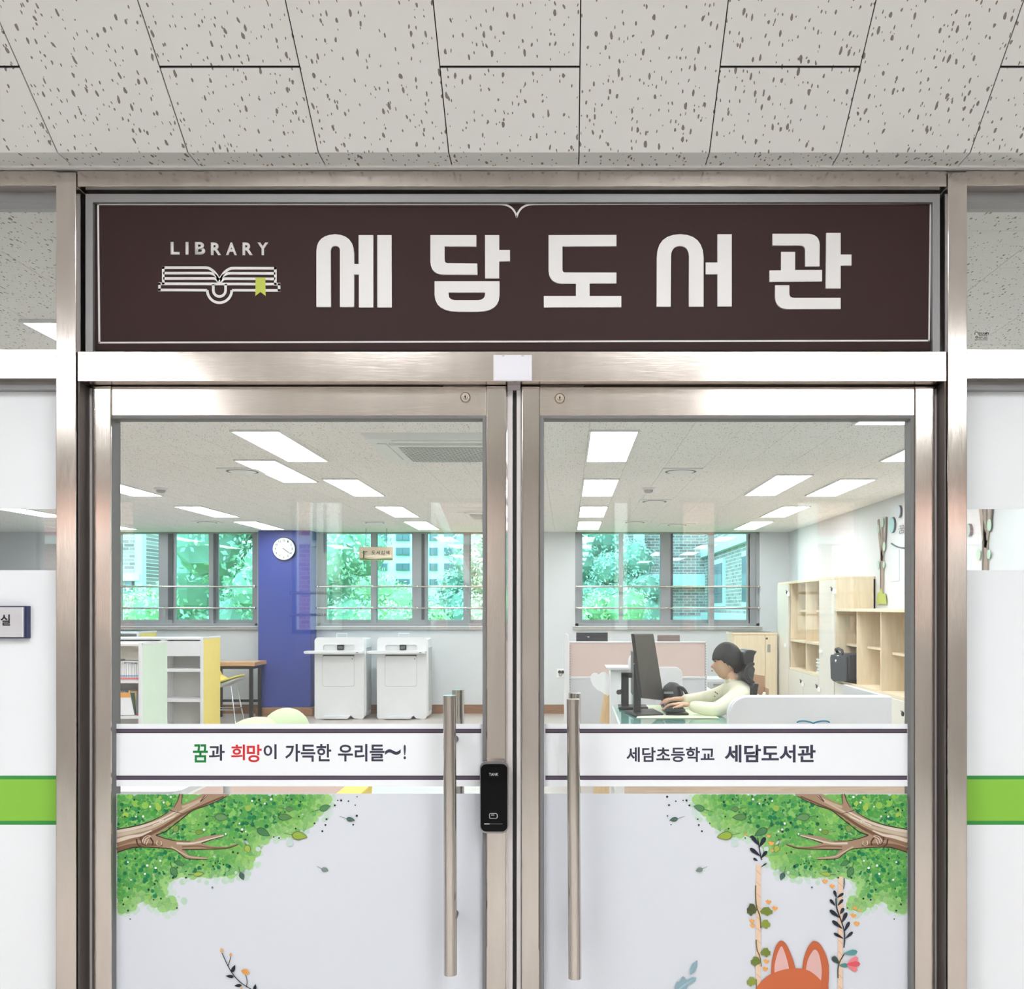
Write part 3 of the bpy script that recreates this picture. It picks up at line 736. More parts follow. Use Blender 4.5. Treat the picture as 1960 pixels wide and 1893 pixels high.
em2 = [(913, 690), (921, 690), (945, 745), (890, 745)]; em_c = MB(); pxprism(em_c, qs(em2), YS, YS - .0019, YS - .0002); obj('emblem_fold', em_c, SW, sg)
eb(qs([(152, 741), (1678, 746)])); eb(qs([(168, 730), (168, 830)])); eb(qs([(1662, 735), (1662, 835)]))
eb(qs([(152, 818), (762, 822)])); eb(qs([(1074, 822), (1678, 824)]))
eb([q(918 + 153 * math.cos(math.radians(t)), 822 + 156 * math.sin(math.radians(t))) for t in range(0, 181, 10)])
eb(qs([(840, 745), (840, 822)]) + [q(917 + 77 * math.cos(math.radians(t)), 822 + 78 * math.sin(math.radians(t))) for t in range(180, -1, -12)] + qs([(994, 745)]))
obj('book_emblem', em, SW, sg)
bmk = MB(); pxprism(bmk, qs([(1370, 668), (1492, 668), (1496, 895), (1432, 845), (1368, 895)]), YS, YS - .0024, YS - .0016)
obj('bookmark_emblem', bmk, mat('bookmark_lime', (188, 200, 66), .4), sg, label='lime green bookmark ribbon')
# raised syllables, traced stroke by stroke
def z4(x, y): return (560 + x / 3.5, 360 + y / 3.5)
def z5(x, y): return (1080 + x / 2.2273, 360 + y / 2.2273)
def c_(p0, c, p1, n=6):
    return [((1-t)**2*p0[0] + 2*(1-t)*t*c[0] + t*t*p1[0], (1-t)**2*p0[1] + 2*(1-t)*t*c[1] + t*t*p1[1]) for t in [i / n for i in range(n + 1)]]
def syl(polys):
    m = MB()
    for p in polys:
        hs = p[1] if isinstance(p, tuple) else (); pts = p[0] if isinstance(p, tuple) else p
        pxprism(m, pts, YS, YS - .005, YS + .0005, hs)
    obj('letter', m, SW, sg, bevel=.0007)
arch = [z4(163, 800), z4(163, 425)] + c_(z4(163, 425), z4(165, 320), z4(288, 314)) + c_(z4(288, 314), z4(410, 318), z4(415, 440))[1:] + [z4(415, 513), z4(445, 513), z4(445, 320), z4(543, 320), z4(543, 803), z4(447, 803), z4(447, 583), z4(415, 583), z4(415, 800), z4(320, 800), z4(320, 425)] + c_(z4(320, 425), z4(320, 392), z4(290, 391)) + c_(z4(290, 391), z4(260, 392), z4(258, 425)) + [z4(260, 800)]
syl([arch, [z4(570, 320), z4(665, 320), z4(667, 803), z4(570, 803)]])
gi = [z4(925, 320), z4(1232, 320), z4(1232, 395), z4(1020, 395), z4(1020, 485)] + c_(z4(1020, 485), z4(1020, 508), z4(1045, 508)) + [z4(1238, 510), z4(1240, 584)] + c_(z4(1010, 584), z4(930, 582), z4(925, 500))
ga = [z4(1290, 320), z4(1385, 320), z4(1385, 420), z4(1457, 420), z4(1457, 495), z4(1385, 495), z4(1385, 608), z4(1291, 608)]
mi = [z4(953, 628), z4(1387, 628)] + c_(z4(1387, 720), z4(1386, 832), z4(1240, 832)) + c_(z4(1110, 832), z4(958, 832), z4(953, 720))
mih = [z4(1290, 703)] + [z4(1047, 703)] + c_(z4(1047, 715), z4(1047, 755), z4(1095, 755)) + c_(z4(1235, 755), z4(1290, 755), z4(1290, 715))
syl([gi, ga, (mi, [mih])])
do = [(1050, 451.4), (1179.7, 451), (1179.7, 472.4), (1076.6, 472.9), (1076.6, 516)] + c_((1076.6, 516), (1076.6, 522.8), (1082, 522.8)) + [(1179.7, 523), (1179.7, 543.5), (1128.5, 543.5), (1128.5, 567.8), (1189, 567.8), (1189, 589), (1041, 589.3), (1041, 567.8), (1102.3, 567.8), (1102.3, 544)] + c_((1075, 544), (1051, 543), (1050, 519))
syl([do])
seo = [(1256.4, 588), (1256.8, 494)] + c_((1256.8, 494), (1257, 450.5), (1301.5, 449.6)) + c_((1301.5, 449.6), (1345, 450.5), (1346.3, 494))[1:] + [(1346.2, 588), (1318, 588), (1318.3, 492)] + c_((1318.3, 492), (1318, 472.4), (1301, 472)) + c_((1301, 472), (1284.5, 472.4), (1284, 492)) + [(1283.4, 588)]
eo = [(1350.3, 503.7), (1372.7, 503.7), (1372.7, 449.8), (1400, 449.8), (1400, 587.6), (1372.7, 587.6), (1372.7, 526), (1350.3, 526)]
syl([seo, eo])
gk = [(1477.8, 449), (1545, 449)] + c_((1545, 449), (1567.5, 449.5), (1568, 470)) + [(1567.6, 511), (1540.4, 511), (1540.2, 484)] + c_((1540.2, 480), (1540, 471), (1530, 471)) + [(1477.8, 471)]
wo = [(1494.3, 483.5), (1521, 483.5), (1521, 518), (1572.4, 518), (1572.4, 539.7), (1472, 540.5), (1472, 519), (1494, 518.6)]
wa = [(1580.5, 447.3), (1608, 447.3), (1608, 488.5), (1628.6, 488.5), (1628.6, 509.3), (1608, 509.3), (1608, 553), (1579.5, 553)]
ni = [(1483, 547.2), (1510, 547.2), (1510, 563)] + c_((1510, 563), (1510, 571.2), (1519, 571.2)) + [(1608, 571.2), (1608, 592.4)] + c_((1506, 592.6), (1484, 592), (1482.7, 570))
syl([gk, wo, wa, ni])

# ================================================================== PRINT ON THE DOOR FILM
INK = mat('slate_ink', (58, 58, 78), .45, spec=.3); GINK = mat('green_ink', (20, 128, 62), .45, spec=.3); RINK = mat('red_ink', (205, 52, 56), .45, spec=.3)
YT_ = YG - .0005
def tx(s, r, m, par, b=.022): obj('lettering', text_mesh(s, r, YT_, m, .0004, b, YT_ - .0004), m, par)
tx('꿈', (369.5, 398, 1424.5, 1459.5), GINK, bn1); tx('과', (400, 430, 1425, 1456), INK, bn1)
tx('희', (442.5, 469, 1425, 1455), RINK, bn1); tx('망', (472.5, 501, 1425, 1459), RINK, bn1); tx('이', (504.5, 529.5, 1424.5, 1453), INK, bn1)
tx('가득한', (546, 634, 1424, 1458), INK, bn1); tx('우리들', (647, 736, 1424, 1457.5), INK, bn1); tx('~', (737, 767, 1434, 1445), INK, bn1, .01); tx('!', (772.5, 777, 1425.5, 1453.5), INK, bn1)
tx('세담초등학교', (1199, 1367.5, 1430, 1458.5), INK, bn2); tx('세담도서관', (1387, 1561, 1425.5, 1459.5), INK, bn2, .028)

def inside(p, poly):
    x, y = p; r = False; n = len(poly)
    for i in range(n):
        (x1, y1), (x2, y2) = poly[i], poly[i - 1]
        if (y1 > y) != (y2 > y) and x < (x2 - x1) * (y - y1) / (y2 - y1) + x1: r = not r
    return r
def edist(p, poly):
    b = 1e9
    for i in range(len(poly)):
        (x1, y1), (x2, y2) = poly[i], poly[i - 1]; dx, dy = x2 - x1, y2 - y1; L = dx * dx + dy * dy
        t = max(0, min(1, ((p[0] - x1) * dx + (p[1] - y1) * dy) / (L or 1))); b = min(b, math.hypot(p[0] - x1 - t * dx, p[1] - y1 - t * dy))
    return b
def u(x, y): return (200 + x / 3.769, 1500 + y / 3.769)
FOL = [(170, 1480), (622, 1480), (628, 1532), (618, 1552), (600, 1568), (588, 1588), (560, 1594), (530, 1598), (505, 1608), (492, 1628), (486, 1648), (470, 1664), (440, 1674), (405, 1678), (370, 1677), (345, 1672), (322, 1683), (312, 1700), (322, 1716), (338, 1730), (322, 1740), (302, 1733), (292, 1728), (278, 1722), (258, 1728), (250, 1742), (238, 1746), (170, 1746)]
def lerp(a, b, t): return tuple(a[i] + (b[i] - a[i]) * t for i in range(3))
def foliage():
    rnd = random.Random(5); B = []
    # pale halo, then body, then darker core tufts: (x, y, r, colour)
    while len(B) < 330:
        x, y = rnd.uniform(222, 660), rnd.uniform(1519, 1756)
        ins = inside((x, y), FOL); d = edist((x, y), FOL)
        if not ins and d < 16 and rnd.random() < .4: B.append((x, y, rnd.uniform(2, 7), lerp((206, 220, 218), (186, 216, 192), rnd.random())))
        elif ins and d < 12: B.append((x, y, rnd.uniform(4, 8), rnd.choice([(190, 216, 188), (168, 206, 152), (204, 224, 208)])))
    while len(B) < 1500:
        x, y = rnd.uniform(218, 640), rnd.uniform(1519, 1750)
        if not inside((x, y), FOL): continue
        d = edist((x, y), FOL); t = min(1, d / 45)
        B.append((x, y, rnd.uniform(5, 11), lerp((160, 208, 130), (120, 192, 84), t * rnd.uniform(.5, 1))))
    darkc = [(300, 1530, 45), (260, 1560, 55), (262, 1640, 45), (440, 1565, 50), (500, 1545, 40), (350, 1640, 40), (235, 1690, 35), (300, 1690, 26), (560, 1530, 30), (420, 1660, 26), (330, 1590, 30), (290, 1625, 30)]
    while len(B) < 4300:
        x, y = rnd.uniform(218, 640), rnd.uniform(1519, 1752)
        if not inside((x, y), FOL): continue
        d = edist((x, y), FOL); k = max(max(0, 1 - math.hypot(x - a, y - b) / (r * 1.5)) for a, b, r in darkc)
        e = max(0, 1 - d / 26)
        base = lerp((138, 190, 100), (74, 152, 78), min(1, k * 1.5)); base = lerp(base, (164, 202, 144), e * .8)
        c = lerp(base, rnd.choice([(176, 218, 140), (92, 178, 74), (70, 160, 84), (150, 206, 90), base, (104, 176, 104)]), rnd.uniform(.1, .55))
        if k > .35 and rnd.random() < .14: c = rnd.choice([(26, 122, 76), (34, 132, 84), (24, 110, 70)])
        B.append((x, y, rnd.uniform(1.8, 5.2) * (1 - .2 * k), c))
    for _ in range(22):
        x, y = rnd.uniform(222, 350), rnd.uniform(1519, 1600)
        if inside((x, y), FOL): B.append((x, y, rnd.uniform(3, 7), rnd.choice([(160, 196, 84), (140, 196, 84), (70, 160, 70)])))
    return B
BL = foliage()
BR_ = [((90,335),(180,318),(280,295),(380,255),(450,215),(490,180),(525,120),(545,60),(560,60),(553,150),(600,140),(680,95),(705,60),(905,60),(850,108),(800,128),(720,160),(640,185),(570,235),(500,290),(420,340),(375,366),(440,393),(520,410),(640,413),(700,385),(800,370),(862,366),(860,380),(780,400),(705,430),(770,453),(880,458),(968,428),(968,438),(880,466),(760,470),(650,472),(570,475),(605,515),(680,528),(748,533),(742,546),(600,540),(540,502),(490,470),(400,462),(300,456),(200,464),(140,478),(90,497))]
LEAVES = [ # centre x,y, length, width, angle, colour, stem length   (left leaf of the door)
 (622, 1546, 21, 11, -20, (84, 140, 88), 16), (671, 1568.5, 16, 8, 12, (80, 110, 98), 14), (573, 1600, 29, 15, 8, (150, 176, 70), 15), (504, 1593, 27, 13, 28, (72, 130, 84), 22),
 (545, 1564, 26, 12, 2, (90, 140, 84), 16), (554, 1549, 15, 9, 5, (96, 138, 88), 14), (424, 1564.5, 26, 13, 4, (104, 150, 96), 12), (337, 1586, 14, 10, -50, (126, 156, 84), 10), (382, 1593, 15, 9, 0, (120, 156, 72), 13),
 (474, 1625, 15, 12, 65, (160, 186, 84), 14), (344, 1653, 17, 9, 25, (76, 134, 80), 8), (333, 1669, 20, 12, 65, (80, 134, 84), 10), (380, 1673, 20, 8, -6, (160, 186, 84), 10), (463, 1677, 15, 9, 65, (74, 104, 96), 12), (622, 1665, 13, 8, 18, (128, 142, 138), 10)]
BD = [(233,1551),(250,1545),(257,1531),(265,1555),(242,1550),(239,1563),(292,1600) if 0 else (242,1550),(429,1543),(481,1558),(496,1531),(558,1530),(575,1535),(349,1587),(380,1578.5),(396,1563),(395,1577),(447,1575),(463,1592),(572,1563),(566,1586),(602,1576),(617,1591),(524,1602),(534,1604),(470,1607),(455,1633),(446,1631),(428,1655),(440,1658),(389,1655.5),(408,1658),(412,1652),(247,1701),(284.5,1703),(240,1642),(259,1643.5),(260,1673),(245,1717),(294,1722),(308,1720),(236,1731),(245,1743),(249,1759),(338.5,1738),(331,1680),(356,1680),(646.5,1532),(667,1533.5),(683.5,1525),(680,1541),(683,1561.5),(676,1578.5),(623,1579),(641,1541.5),(653,1532),(625,1568),(406.5,1698.5),(296,1692)]
WD = [(327,1525.5),(313.5,1536),(287.5,1544),(260.5,1563),(274,1562.5),(482.5,1533),(519,1530),(507,1538),(458.5,1576),(470.5,1591.5),(463.5,1587.5),(390.5,1588),(307,1647.5),(245,1650),(282,1656.5),(298,1661),(277.5,1672.5),(251,1684),(432,1596)]
def mural(par, M, extra):
    f = PX(YG - .0006, 6e-7)
    lo, hi = (223, 925) if not M else (1041, 1737)
    T = (lambda x: 1960.5 - x) if M else (lambda x: x)
    for (x, y, r, c) in BL:
        if x - r < 224.5: x = 224.5 + r
        if y - r < 1520: y = 1520 + r
        if x - r * 1.0 < 223: r = x - 223
        if r > .8: f.dot(T(x), y, r, c, 9)
    obj('foliage_print', f, PRINT, par)
    g = PX(YG - .0034, 4e-6)
    def clipx(p): return (max(p[0], 223.5), max(p[1], 1519.8))
    for poly in BR_:
        pts = [clipx(u(*p)) for p in poly]; g.poly([(T(x), y) for x, y in pts], (164, 136, 112))
    def bs(l, w, c, w2=None): g.stroke([(T(x), y) for x, y in [clipx(u(*p)) for p in smoothline(l, 4)]], w, c, w2)
    lt, md, dk = (214, 202, 186), (140, 108, 84), (66, 46, 38)
    for l, w, c, w2 in [
        ([(90, 345), (200, 326), (300, 300), (400, 262), (520, 200)], 6, lt, 3), ([(90, 372), (200, 350), (330, 318), (450, 262), (560, 196), (700, 120)], 7, (196, 180, 160), 3),
        ([(90, 415), (180, 385), (260, 372), (340, 340)], 8, lt, 3), ([(90, 440), (200, 405), (300, 380), (400, 330), (540, 245)], 7, md, 4), ([(250, 400), (330, 360), (430, 310), (560, 225), (700, 160), (860, 92)], 6, (112, 82, 62), 3),
        ([(90, 480), (180, 450), (300, 440), (420, 445)], 9, (122, 92, 70), 4), ([(560, 170), (640, 140), (720, 100), (745, 85)], 5, (190, 170, 146), 2), ([(520, 430), (640, 430), (760, 400), (860, 372)], 4, lt, 2),
        ([(560, 455), (680, 450), (770, 462), (880, 462), (965, 434)], 3, (126, 96, 74), 1.2), ([(480, 455), (560, 500), (620, 528), (740, 540)], 3, (196, 178, 156), 1.5),
        ([(90, 330), (180, 314), (280, 291), (380, 251), (450, 211)], 2.2, dk, 1.2), ([(90, 496), (200, 462), (300, 457), (400, 463), (490, 472), (545, 504), (600, 541), (740, 545)], 2.2, dk, 1.2),
        ([(370, 372), (440, 345), (505, 295), (575, 240), (640, 190), (720, 164), (800, 132), (880, 90)], 2.4, dk, 1.2), ([(545, 62), (530, 118), (500, 175)], 1.6, dk, 1), ([(562, 60), (556, 145)], 1.6, dk, 1),
        ([(370, 372), (440, 396), (520, 413), (620, 416)], 2, dk, 1), ([(560, 476), (660, 474), (760, 472), (880, 468), (965, 440)], 1.8, dk, 1), ([(700, 430), (770, 405), (860, 382)], 2.2, dk, 1),
        ([(230, 400), (240, 440), (262, 450)], 3, dk, 1.5), ([(262, 385), (270, 430), (300, 446)], 2, (60, 42, 36), 1), ([(330, 390), (350, 420), (345, 445)], 3.5, dk, 2), ([(470, 190), (500, 200), (560, 215)], 1.5, dk, 1),
        ([(725, 85), (690, 130), (715, 110), (745, 85)], 1.6, dk, 1)]:
        bs(l, w, c, w2)
    for l in ([(270, 420), (290, 385), (330, 370)], [(285, 435), (300, 395), (335, 378)], [(300, 440), (318, 402)], [(380, 410), (378, 440), (410, 440), (408, 412)], [(350, 300), (420, 272), (505, 240)], [(395, 275), (425, 262), (420, 285)], [(440, 262), (515, 230)]): bs(l, 1.1, (232, 224, 210), .8)
    obj('branch_print', g, PRINT, par)
    h = PX(YG - .0038, 4e-6)
    for (x, y) in BD:
        h.dot(T(x), y, random.uniform(1.3, 2.3), (32, 52, 50) if y < 1690 or x < 320 else (92, 104, 112), 8)
    for (x, y) in WD: h.dot(T(x), y, random.uniform(1.6, 2.6), (236, 244, 238), 8)
    h.dot(T(475), 1547, 6, (150, 186, 84)); h.dot(T(554), 1613.5, 7, (196, 216, 212)); h.dot(T(494), 1625, 5, (196, 214, 212)); h.dot(T(472), 1666, 3, (196, 212, 212)); h.dot(T(452), 1670, 3, (196, 212, 212))
    obj('speck_print', h, PRINT, par)
    for (x, y, L, W, A, c, S) in LEAVES:
        p = PX(YG - .0042, 5e-6); a = math.radians(A); ca, sa = math.cos(a), math.sin(a)
        def R(s, t): return (T(x + s * ca - t * sa), y + s * sa + t * ca)
        p.stroke([R(-L / 2 - S, -1.5), R(-L / 2, 0), R(L * .2, 0)], .9, (70, 100, 84), .9)
        out = [(-.5, 0), (-.36, -.36), (-.1, -.5), (.15, -.42), (.36, -.2), (.52, .04), (.3, .24), (.08, .42), (-.16, .5), (-.38, .34)]
        p.poly([R(s * L * 1.06, t * W * 1.12) for s, t in out], tuple(v * .66 for v in c)); p.poly([R(s * L * .94, t * W * .94) for s, t in out], c)
        obj('leaf_print', p, PRINT, par)
    extra(h, T)
def ex_left(h, T):
    p = PX(YG - .0045, 5e-6); K_ = (34, 36, 48)
    p.stroke(smoothline([(425, 1824), (436, 1848), (446, 1865), (460, 1880), (480, 1893), (500, 1903)]), 1.6, K_); p.stroke(smoothline([(436, 1850), (440, 1838), (441, 1830)]), 1.4, K_); p.stroke(smoothline([(471, 1890), (473, 1878), (470, 1865)]), 1.4, K_)
    def leaf(x, y, L, W, A, c):
        a = math.radians(A); p.poly([(x + s * L * math.cos(a) - t * W * math.sin(a), y + s * L * math.sin(a) + t * W * math.cos(a)) for s, t in ((0, 0), (.25, -.45), (.6, -.4), (1, 0), (.6, .4), (.25, .45))], c)
    leaf(443, 1862, 17, 8, -65, K_); leaf(448, 1870, 16, 7, -172, K_); leaf(463, 1886, 15, 7, 176, K_); leaf(487, 1897, 14, 7, -82, K_)
    leaf(425, 1824, 10, 6, -98, (224, 162, 92)); leaf(441, 1831, 8, 5.5, -85, (220, 160, 104)); 
    p.poly([(461, 1858), (466, 1855), (472, 1855), (478, 1861), (474, 1865), (470, 1866), (465, 1863)], (224, 158, 82)); leaf(462, 1897, 8, 5, -90, (224, 158, 82))
    obj('flower_sprig_print', p, PRINT, g1_)
def ex_right(h, T):
    v = lambda x, y: (1380 + x / 4.9, 1560 + y / 4.9)
    p = PX(YG - .0030, 3e-6)
    for x0, x1, y0 in ((1447.5, 1456.5, 1655), (1604.5, 1613.5, 1678)):
        p.poly([(x0, y0), (x1, y0), (x1 - 1, 1960), (x0 - 1, 1960)], (232, 202, 176))
        y = y0 + 14
        while y < 1950: p.stroke([(x0 + .5, y - 3), (x1 - .5, y + 5)], 1.3, (214, 172, 142)); y += 22
    obj('swing_rope_print', p, PRINT, g2_)
    p = PX(YG - .0043, 5e-6)
    def leaf(x, y, L, W, A, c, px=None):
        a = math.radians(A); X0, Y0 = v(x, y); q_ = px or p
        q_.poly([(X0 + s * L * math.cos(a) - t * W * math.sin(a), Y0 + s * L * math.sin(a) + t * W * math.cos(a)) for s, t in ((0, -.06), (.3, -.32), (.65, -.5), (.9, -.35), (1, 0), (.9, .35), (.65, .5), (.3, .32), (0, .06))], c)
    NV = (36, 42, 56)
    p.stroke([v(*q_) for q_ in smoothline([(345, 215), (358, 300), (375, 400), (385, 420)])], 2, NV)
    for a in ((355, 285, 24, 8, -128), (362, 300, 22, 9, -60), (368, 385, 25, 8, -142), (375, 405, 18, 7, -50), (372, 490, 14, 3, -35), (345, 430, 10, 5, -150)): leaf(*a, NV)
    obj('vine_print', p, PRINT, g2_)
    p = PX(YG - .0043, 5e-6)
    p.stroke([v(*q_) for q_ in smoothline([(1078, 780), (1085, 870), (1120, 970), (1155, 1080), (1160, 1160), (1153, 1245)])], 2.2, NV)
    for a in ((1085, 775, 15, 6, -110), (1090, 775, 15, 6, -35), (1072, 850, 16, 6, -130), (1095, 850, 16, 6, -50), (1115, 965, 25, 8, -142), (1118, 930, 14, 7, -60), (1135, 1010, 22, 8, -65), (1138, 1065, 25, 8, -142), (1155, 1095, 22, 7, -62), (1150, 1160, 22, 6, -150), (1165, 1160, 20, 6, -42)): leaf(*a, NV)
    p.stroke([v(1155, 590), v(1160, 640), v(1150, 690)], 1.6, (70, 90, 90))
    obj('vine_print', p, PRINT, g2_)
    # olive vine on the left rope
    p = PX(YG - .0044, 5e-6); OL = (120, 134, 58)
    p.stroke([v(*q_) for q_ in smoothline([(325, 660), (325, 760), (335, 860), (365, 950), (375, 1060)])], 2.2, (104, 100, 56)); p.stroke([v(*q_) for q_ in smoothline([(330, 1170), (338, 1260), (365, 1330), (378, 1420)])], 2, (112, 110, 58)); p.stroke([v(330, 1540), v(335, 1700)], 1.6, (112, 110, 58))
    def lobe(x, y, sx, sy, c, fl=1):
        p.poly([v(x + fl * a * sx, y + b * sy) for a, b in ((0, .0), (.3, -.45), (.7, -.5), (.85, -.2), (1, -.1), (.98, .25), (.8, .3), (.6, .5), (.35, .3), (.15, .25))], c)
    for x, y, sx, sy, c, fl in ((338, 890, 95, 120, (86, 92, 56), -1), (365, 905, 120, 85, OL, 1), (372, 1025, 90, 90, (140, 152, 66), 1), (370, 1290, 95, 90, OL, 1), (375, 1375, 95, 95, (112, 128, 60), -1), (335, 1565, 92, 90, (140, 152, 66), -1)): lobe(x, y, sx, sy, c, fl)
    obj('olive_vine_print', p, PRINT, g2_)
    p = PX(YG - .0045, 5e-6)
    for x, y, s in ((445, 812, 1), (505, 872, 1), (290, 990, .9), (295, 1035, .9), (425, 1370, 1), (415, 1440, 1), (975, 618, .95), (1042, 665, .95), (1240, 940, 1), (1270, 1015, 1), (470, 262, 1), (480, 330, .6), (232, 178, .5), (448, 195, .7), (1255, 870, .8), (1300, 895, .6)):
        p.poly([v(x + a * s, y + b * s) for a, b in ((-30, -12), (-14, -10), (-8, -22), (4, -8), (22, -12), (30, 2), (18, 18), (4, 26), (-14, 16))], (236, 168, 92))
    obj('petal_print', p, PRINT, g2_)
    # teal stem flower
    p = PX(YG - .0046, 5e-6)
    p.stroke([v(*q_) for q_ in smoothline([(1155, 1305), (1115, 1375), (1098, 1440), (1098, 1530)])], 2, (44, 70, 72)); leaf(1150, 1300, 27, 11, -8, (92, 152, 152), p); leaf(1110, 1395, 19, 11, -135, (60, 80, 74), p); leaf(1105, 1410, 18, 9, 0, (82, 140, 140), p)
    leaf(1185, 1395, 24, 10, -30, (232, 132, 136), p); leaf(1185, 1410, 22, 10, 28, (232, 132, 136), p); leaf(1180, 1400, 26, 11, -2, (222, 92, 104), p)
    obj('flower_print', p, PRINT, g2_)
    # fox head and ears
    p = PX(YG - .0047, 6e-6); FX = (197, 104, 66)
    hd = [v(*q_) for q_ in smoothline([(320, 1640), (380, 1560), (470, 1490), (600, 1445), (720, 1438), (830, 1460), (930, 1540), (1000, 1640), (1015, 1960)])] + [v(300, 1960)]
    e1 = [v(*q_) for q_ in smoothline([(470, 1500), (476, 1380), (500, 1270), (530, 1205), (565, 1178), (610, 1210), (650, 1290), (680, 1370), (700, 1450)])]
    e2 = [v(*q_) for q_ in smoothline([(762, 1450), (775, 1350), (810, 1250), (850, 1195), (880, 1182), (930, 1212), (975, 1290), (1008, 1390), (1012, 1500), (1005, 1650)])] + [v(900, 1600)]
    for e in (e1, e2, hd): p.poly(e, (176, 88, 54)); 
    def shrink(e, k):
        cx = sum(a for a, _ in e) / len(e); cy = sum(b for _, b in e) / len(e); return [(cx + (a - cx) * k, cy + (b - cy) * k) for a, b in e]
    p.poly(shrink(e1, .95), FX); p.poly(shrink(e2, .96), FX)
    p.poly([v(*q_) for q_ in smoothline([(502, 1480), (505, 1400), (530, 1300), (565, 1232), (590, 1270), (620, 1360), (638, 1440)])], (222, 180, 176))
    p.poly([v(*q_) for q_ in smoothline([(796, 1450), (815, 1360), (850, 1290), (885, 1262), (920, 1310), (942, 1420), (944, 1500), (935, 1565)])], (222, 180, 176))
    p.poly(shrink(hd, .985), (203, 108, 68))
    p.poly([v(*q_) for q_ in [(965, 1420), (1006, 1420), (1010, 1700), (930, 1700), (940, 1560)]], FX)
    obj('fox_print', p, PRINT, g2_)
    p = PX(YG - .0046, 5e-6); c1, c2 = (140, 170, 182), (166, 192, 202)
    def L2(pts, c): p.poly([(1220 + a / 3.5, 1500 + b / 3.5) for a, b in pts], c)
    L2([(350, 1278), (352, 1240), (365, 1210), (402, 1183), (400, 1225), (380, 1262), (362, 1278)], c1); L2([(250, 1376), (262, 1330), (280, 1325), (305, 1292), (320, 1300), (318, 1320), (370, 1296), (395, 1300), (385, 1325), (340, 1350), (330, 1376), (345, 1400), (240, 1400)], c1)
    L2([(275, 1376), (310, 1345), (385, 1304), (330, 1345), (285, 1378)], c2); L2([(355, 1268), (375, 1230), (396, 1195), (372, 1240)], c2)
    obj('blue_sprig_print', p, PRINT, g2_)
mural(g1_, False, ex_left); mural(g2_, True, ex_right)
# ================================================================== LIBRARY FURNITURE
CREAM = mat('cream_panel', (232, 226, 210), .5); SHG = mat('shelf_grey_back', (206, 204, 198), .6)
SAGE = mat('sage_green_panel', (206, 224, 206), .55); YEL = mat('yellow_panel', (236, 214, 120), .55)
def book_unit(x1, y0, h, w, depth, endm, label, spans, dividers=()):
    """double sided shelf unit; x1 = right end, front face at y0, running left for w metres"""
    t = thing('bookshelf', (x1 - w / 2, y0 + depth / 2, 0), label, 'bookshelf')
    x0 = x1 - w; y1 = y0 + depth; e = .03
    # coloured end panel with a raised white nosing
    obj('end_panel', MB().box(x1 - e * .35, x1, y0 + .02, y1 - .01, .02, h - .02), endm, t)
    obj('end_frame', MB().box(x1 - e, x1 - e * .35, y0, y1, 0, h).box(x1 - e, x1 + .002, y0 - .002, y0 + .022, 0, h).box(x1 - e, x1 + .002, y0, y1, h - .022, h), WHITE, t, bevel=.003)
    obj('top_board', MB().box(x0, x1 - e, y0, y1, h - .03, h - .012), WHITE, t)
    obj('back_panel', MB().box(x0, x1 - e, (y0 + y1) / 2 - .01, (y0 + y1) / 2 + .01, .05, h - .02), SHG, t)
    obj('plinth', MB().box(x0, x1 - e, y0 + .02, y1 - .02, 0, .06), WHITE, t)
    prev = None
    for (za, zb) in spans: obj('shelf', MB().box(x0, x1 - e, y0 + .005, y1 - .005, za, zb), WHITE, t)
    for xd in dividers: obj('divider', MB().box(xd - .02, xd + .02, y0 + .002, y1 - .002, .05, h - .02), WHITE, t)
    return t
Yy = 11.7
ux1 = X(388, Yy)
book_unit(ux1, Yy, 1.135, 2.6, .6, YEL, 'white low bookshelf with a yellow end panel, empty shelves', [(Z(1256, Yy), 1.09), (Z(1286, Yy), Z(1280, Yy)), (Z(1344, Yy), Z(1337.5, Yy))], [X(311, Yy)])
Yg2 = 9.2; gx1 = X(271, Yg2)
gt = book_unit(gx1, Yg2, 1.16, 2.4, .6, SAGE, 'white low bookshelf with a pale green end panel and stacked books', [(Z(1308, Yg2), Z(1302, Yg2)), (Z(1376, Yg2), Z(1370, Yg2)), (.16, .19)], [])
book_unit(X(266, 12.75), 12.75, 1.175, 2.0, .55, YEL, 'white bookshelf top with a yellow end behind the yellow-ended one', [(.3, .33), (.6, .63), (.9, .93)])
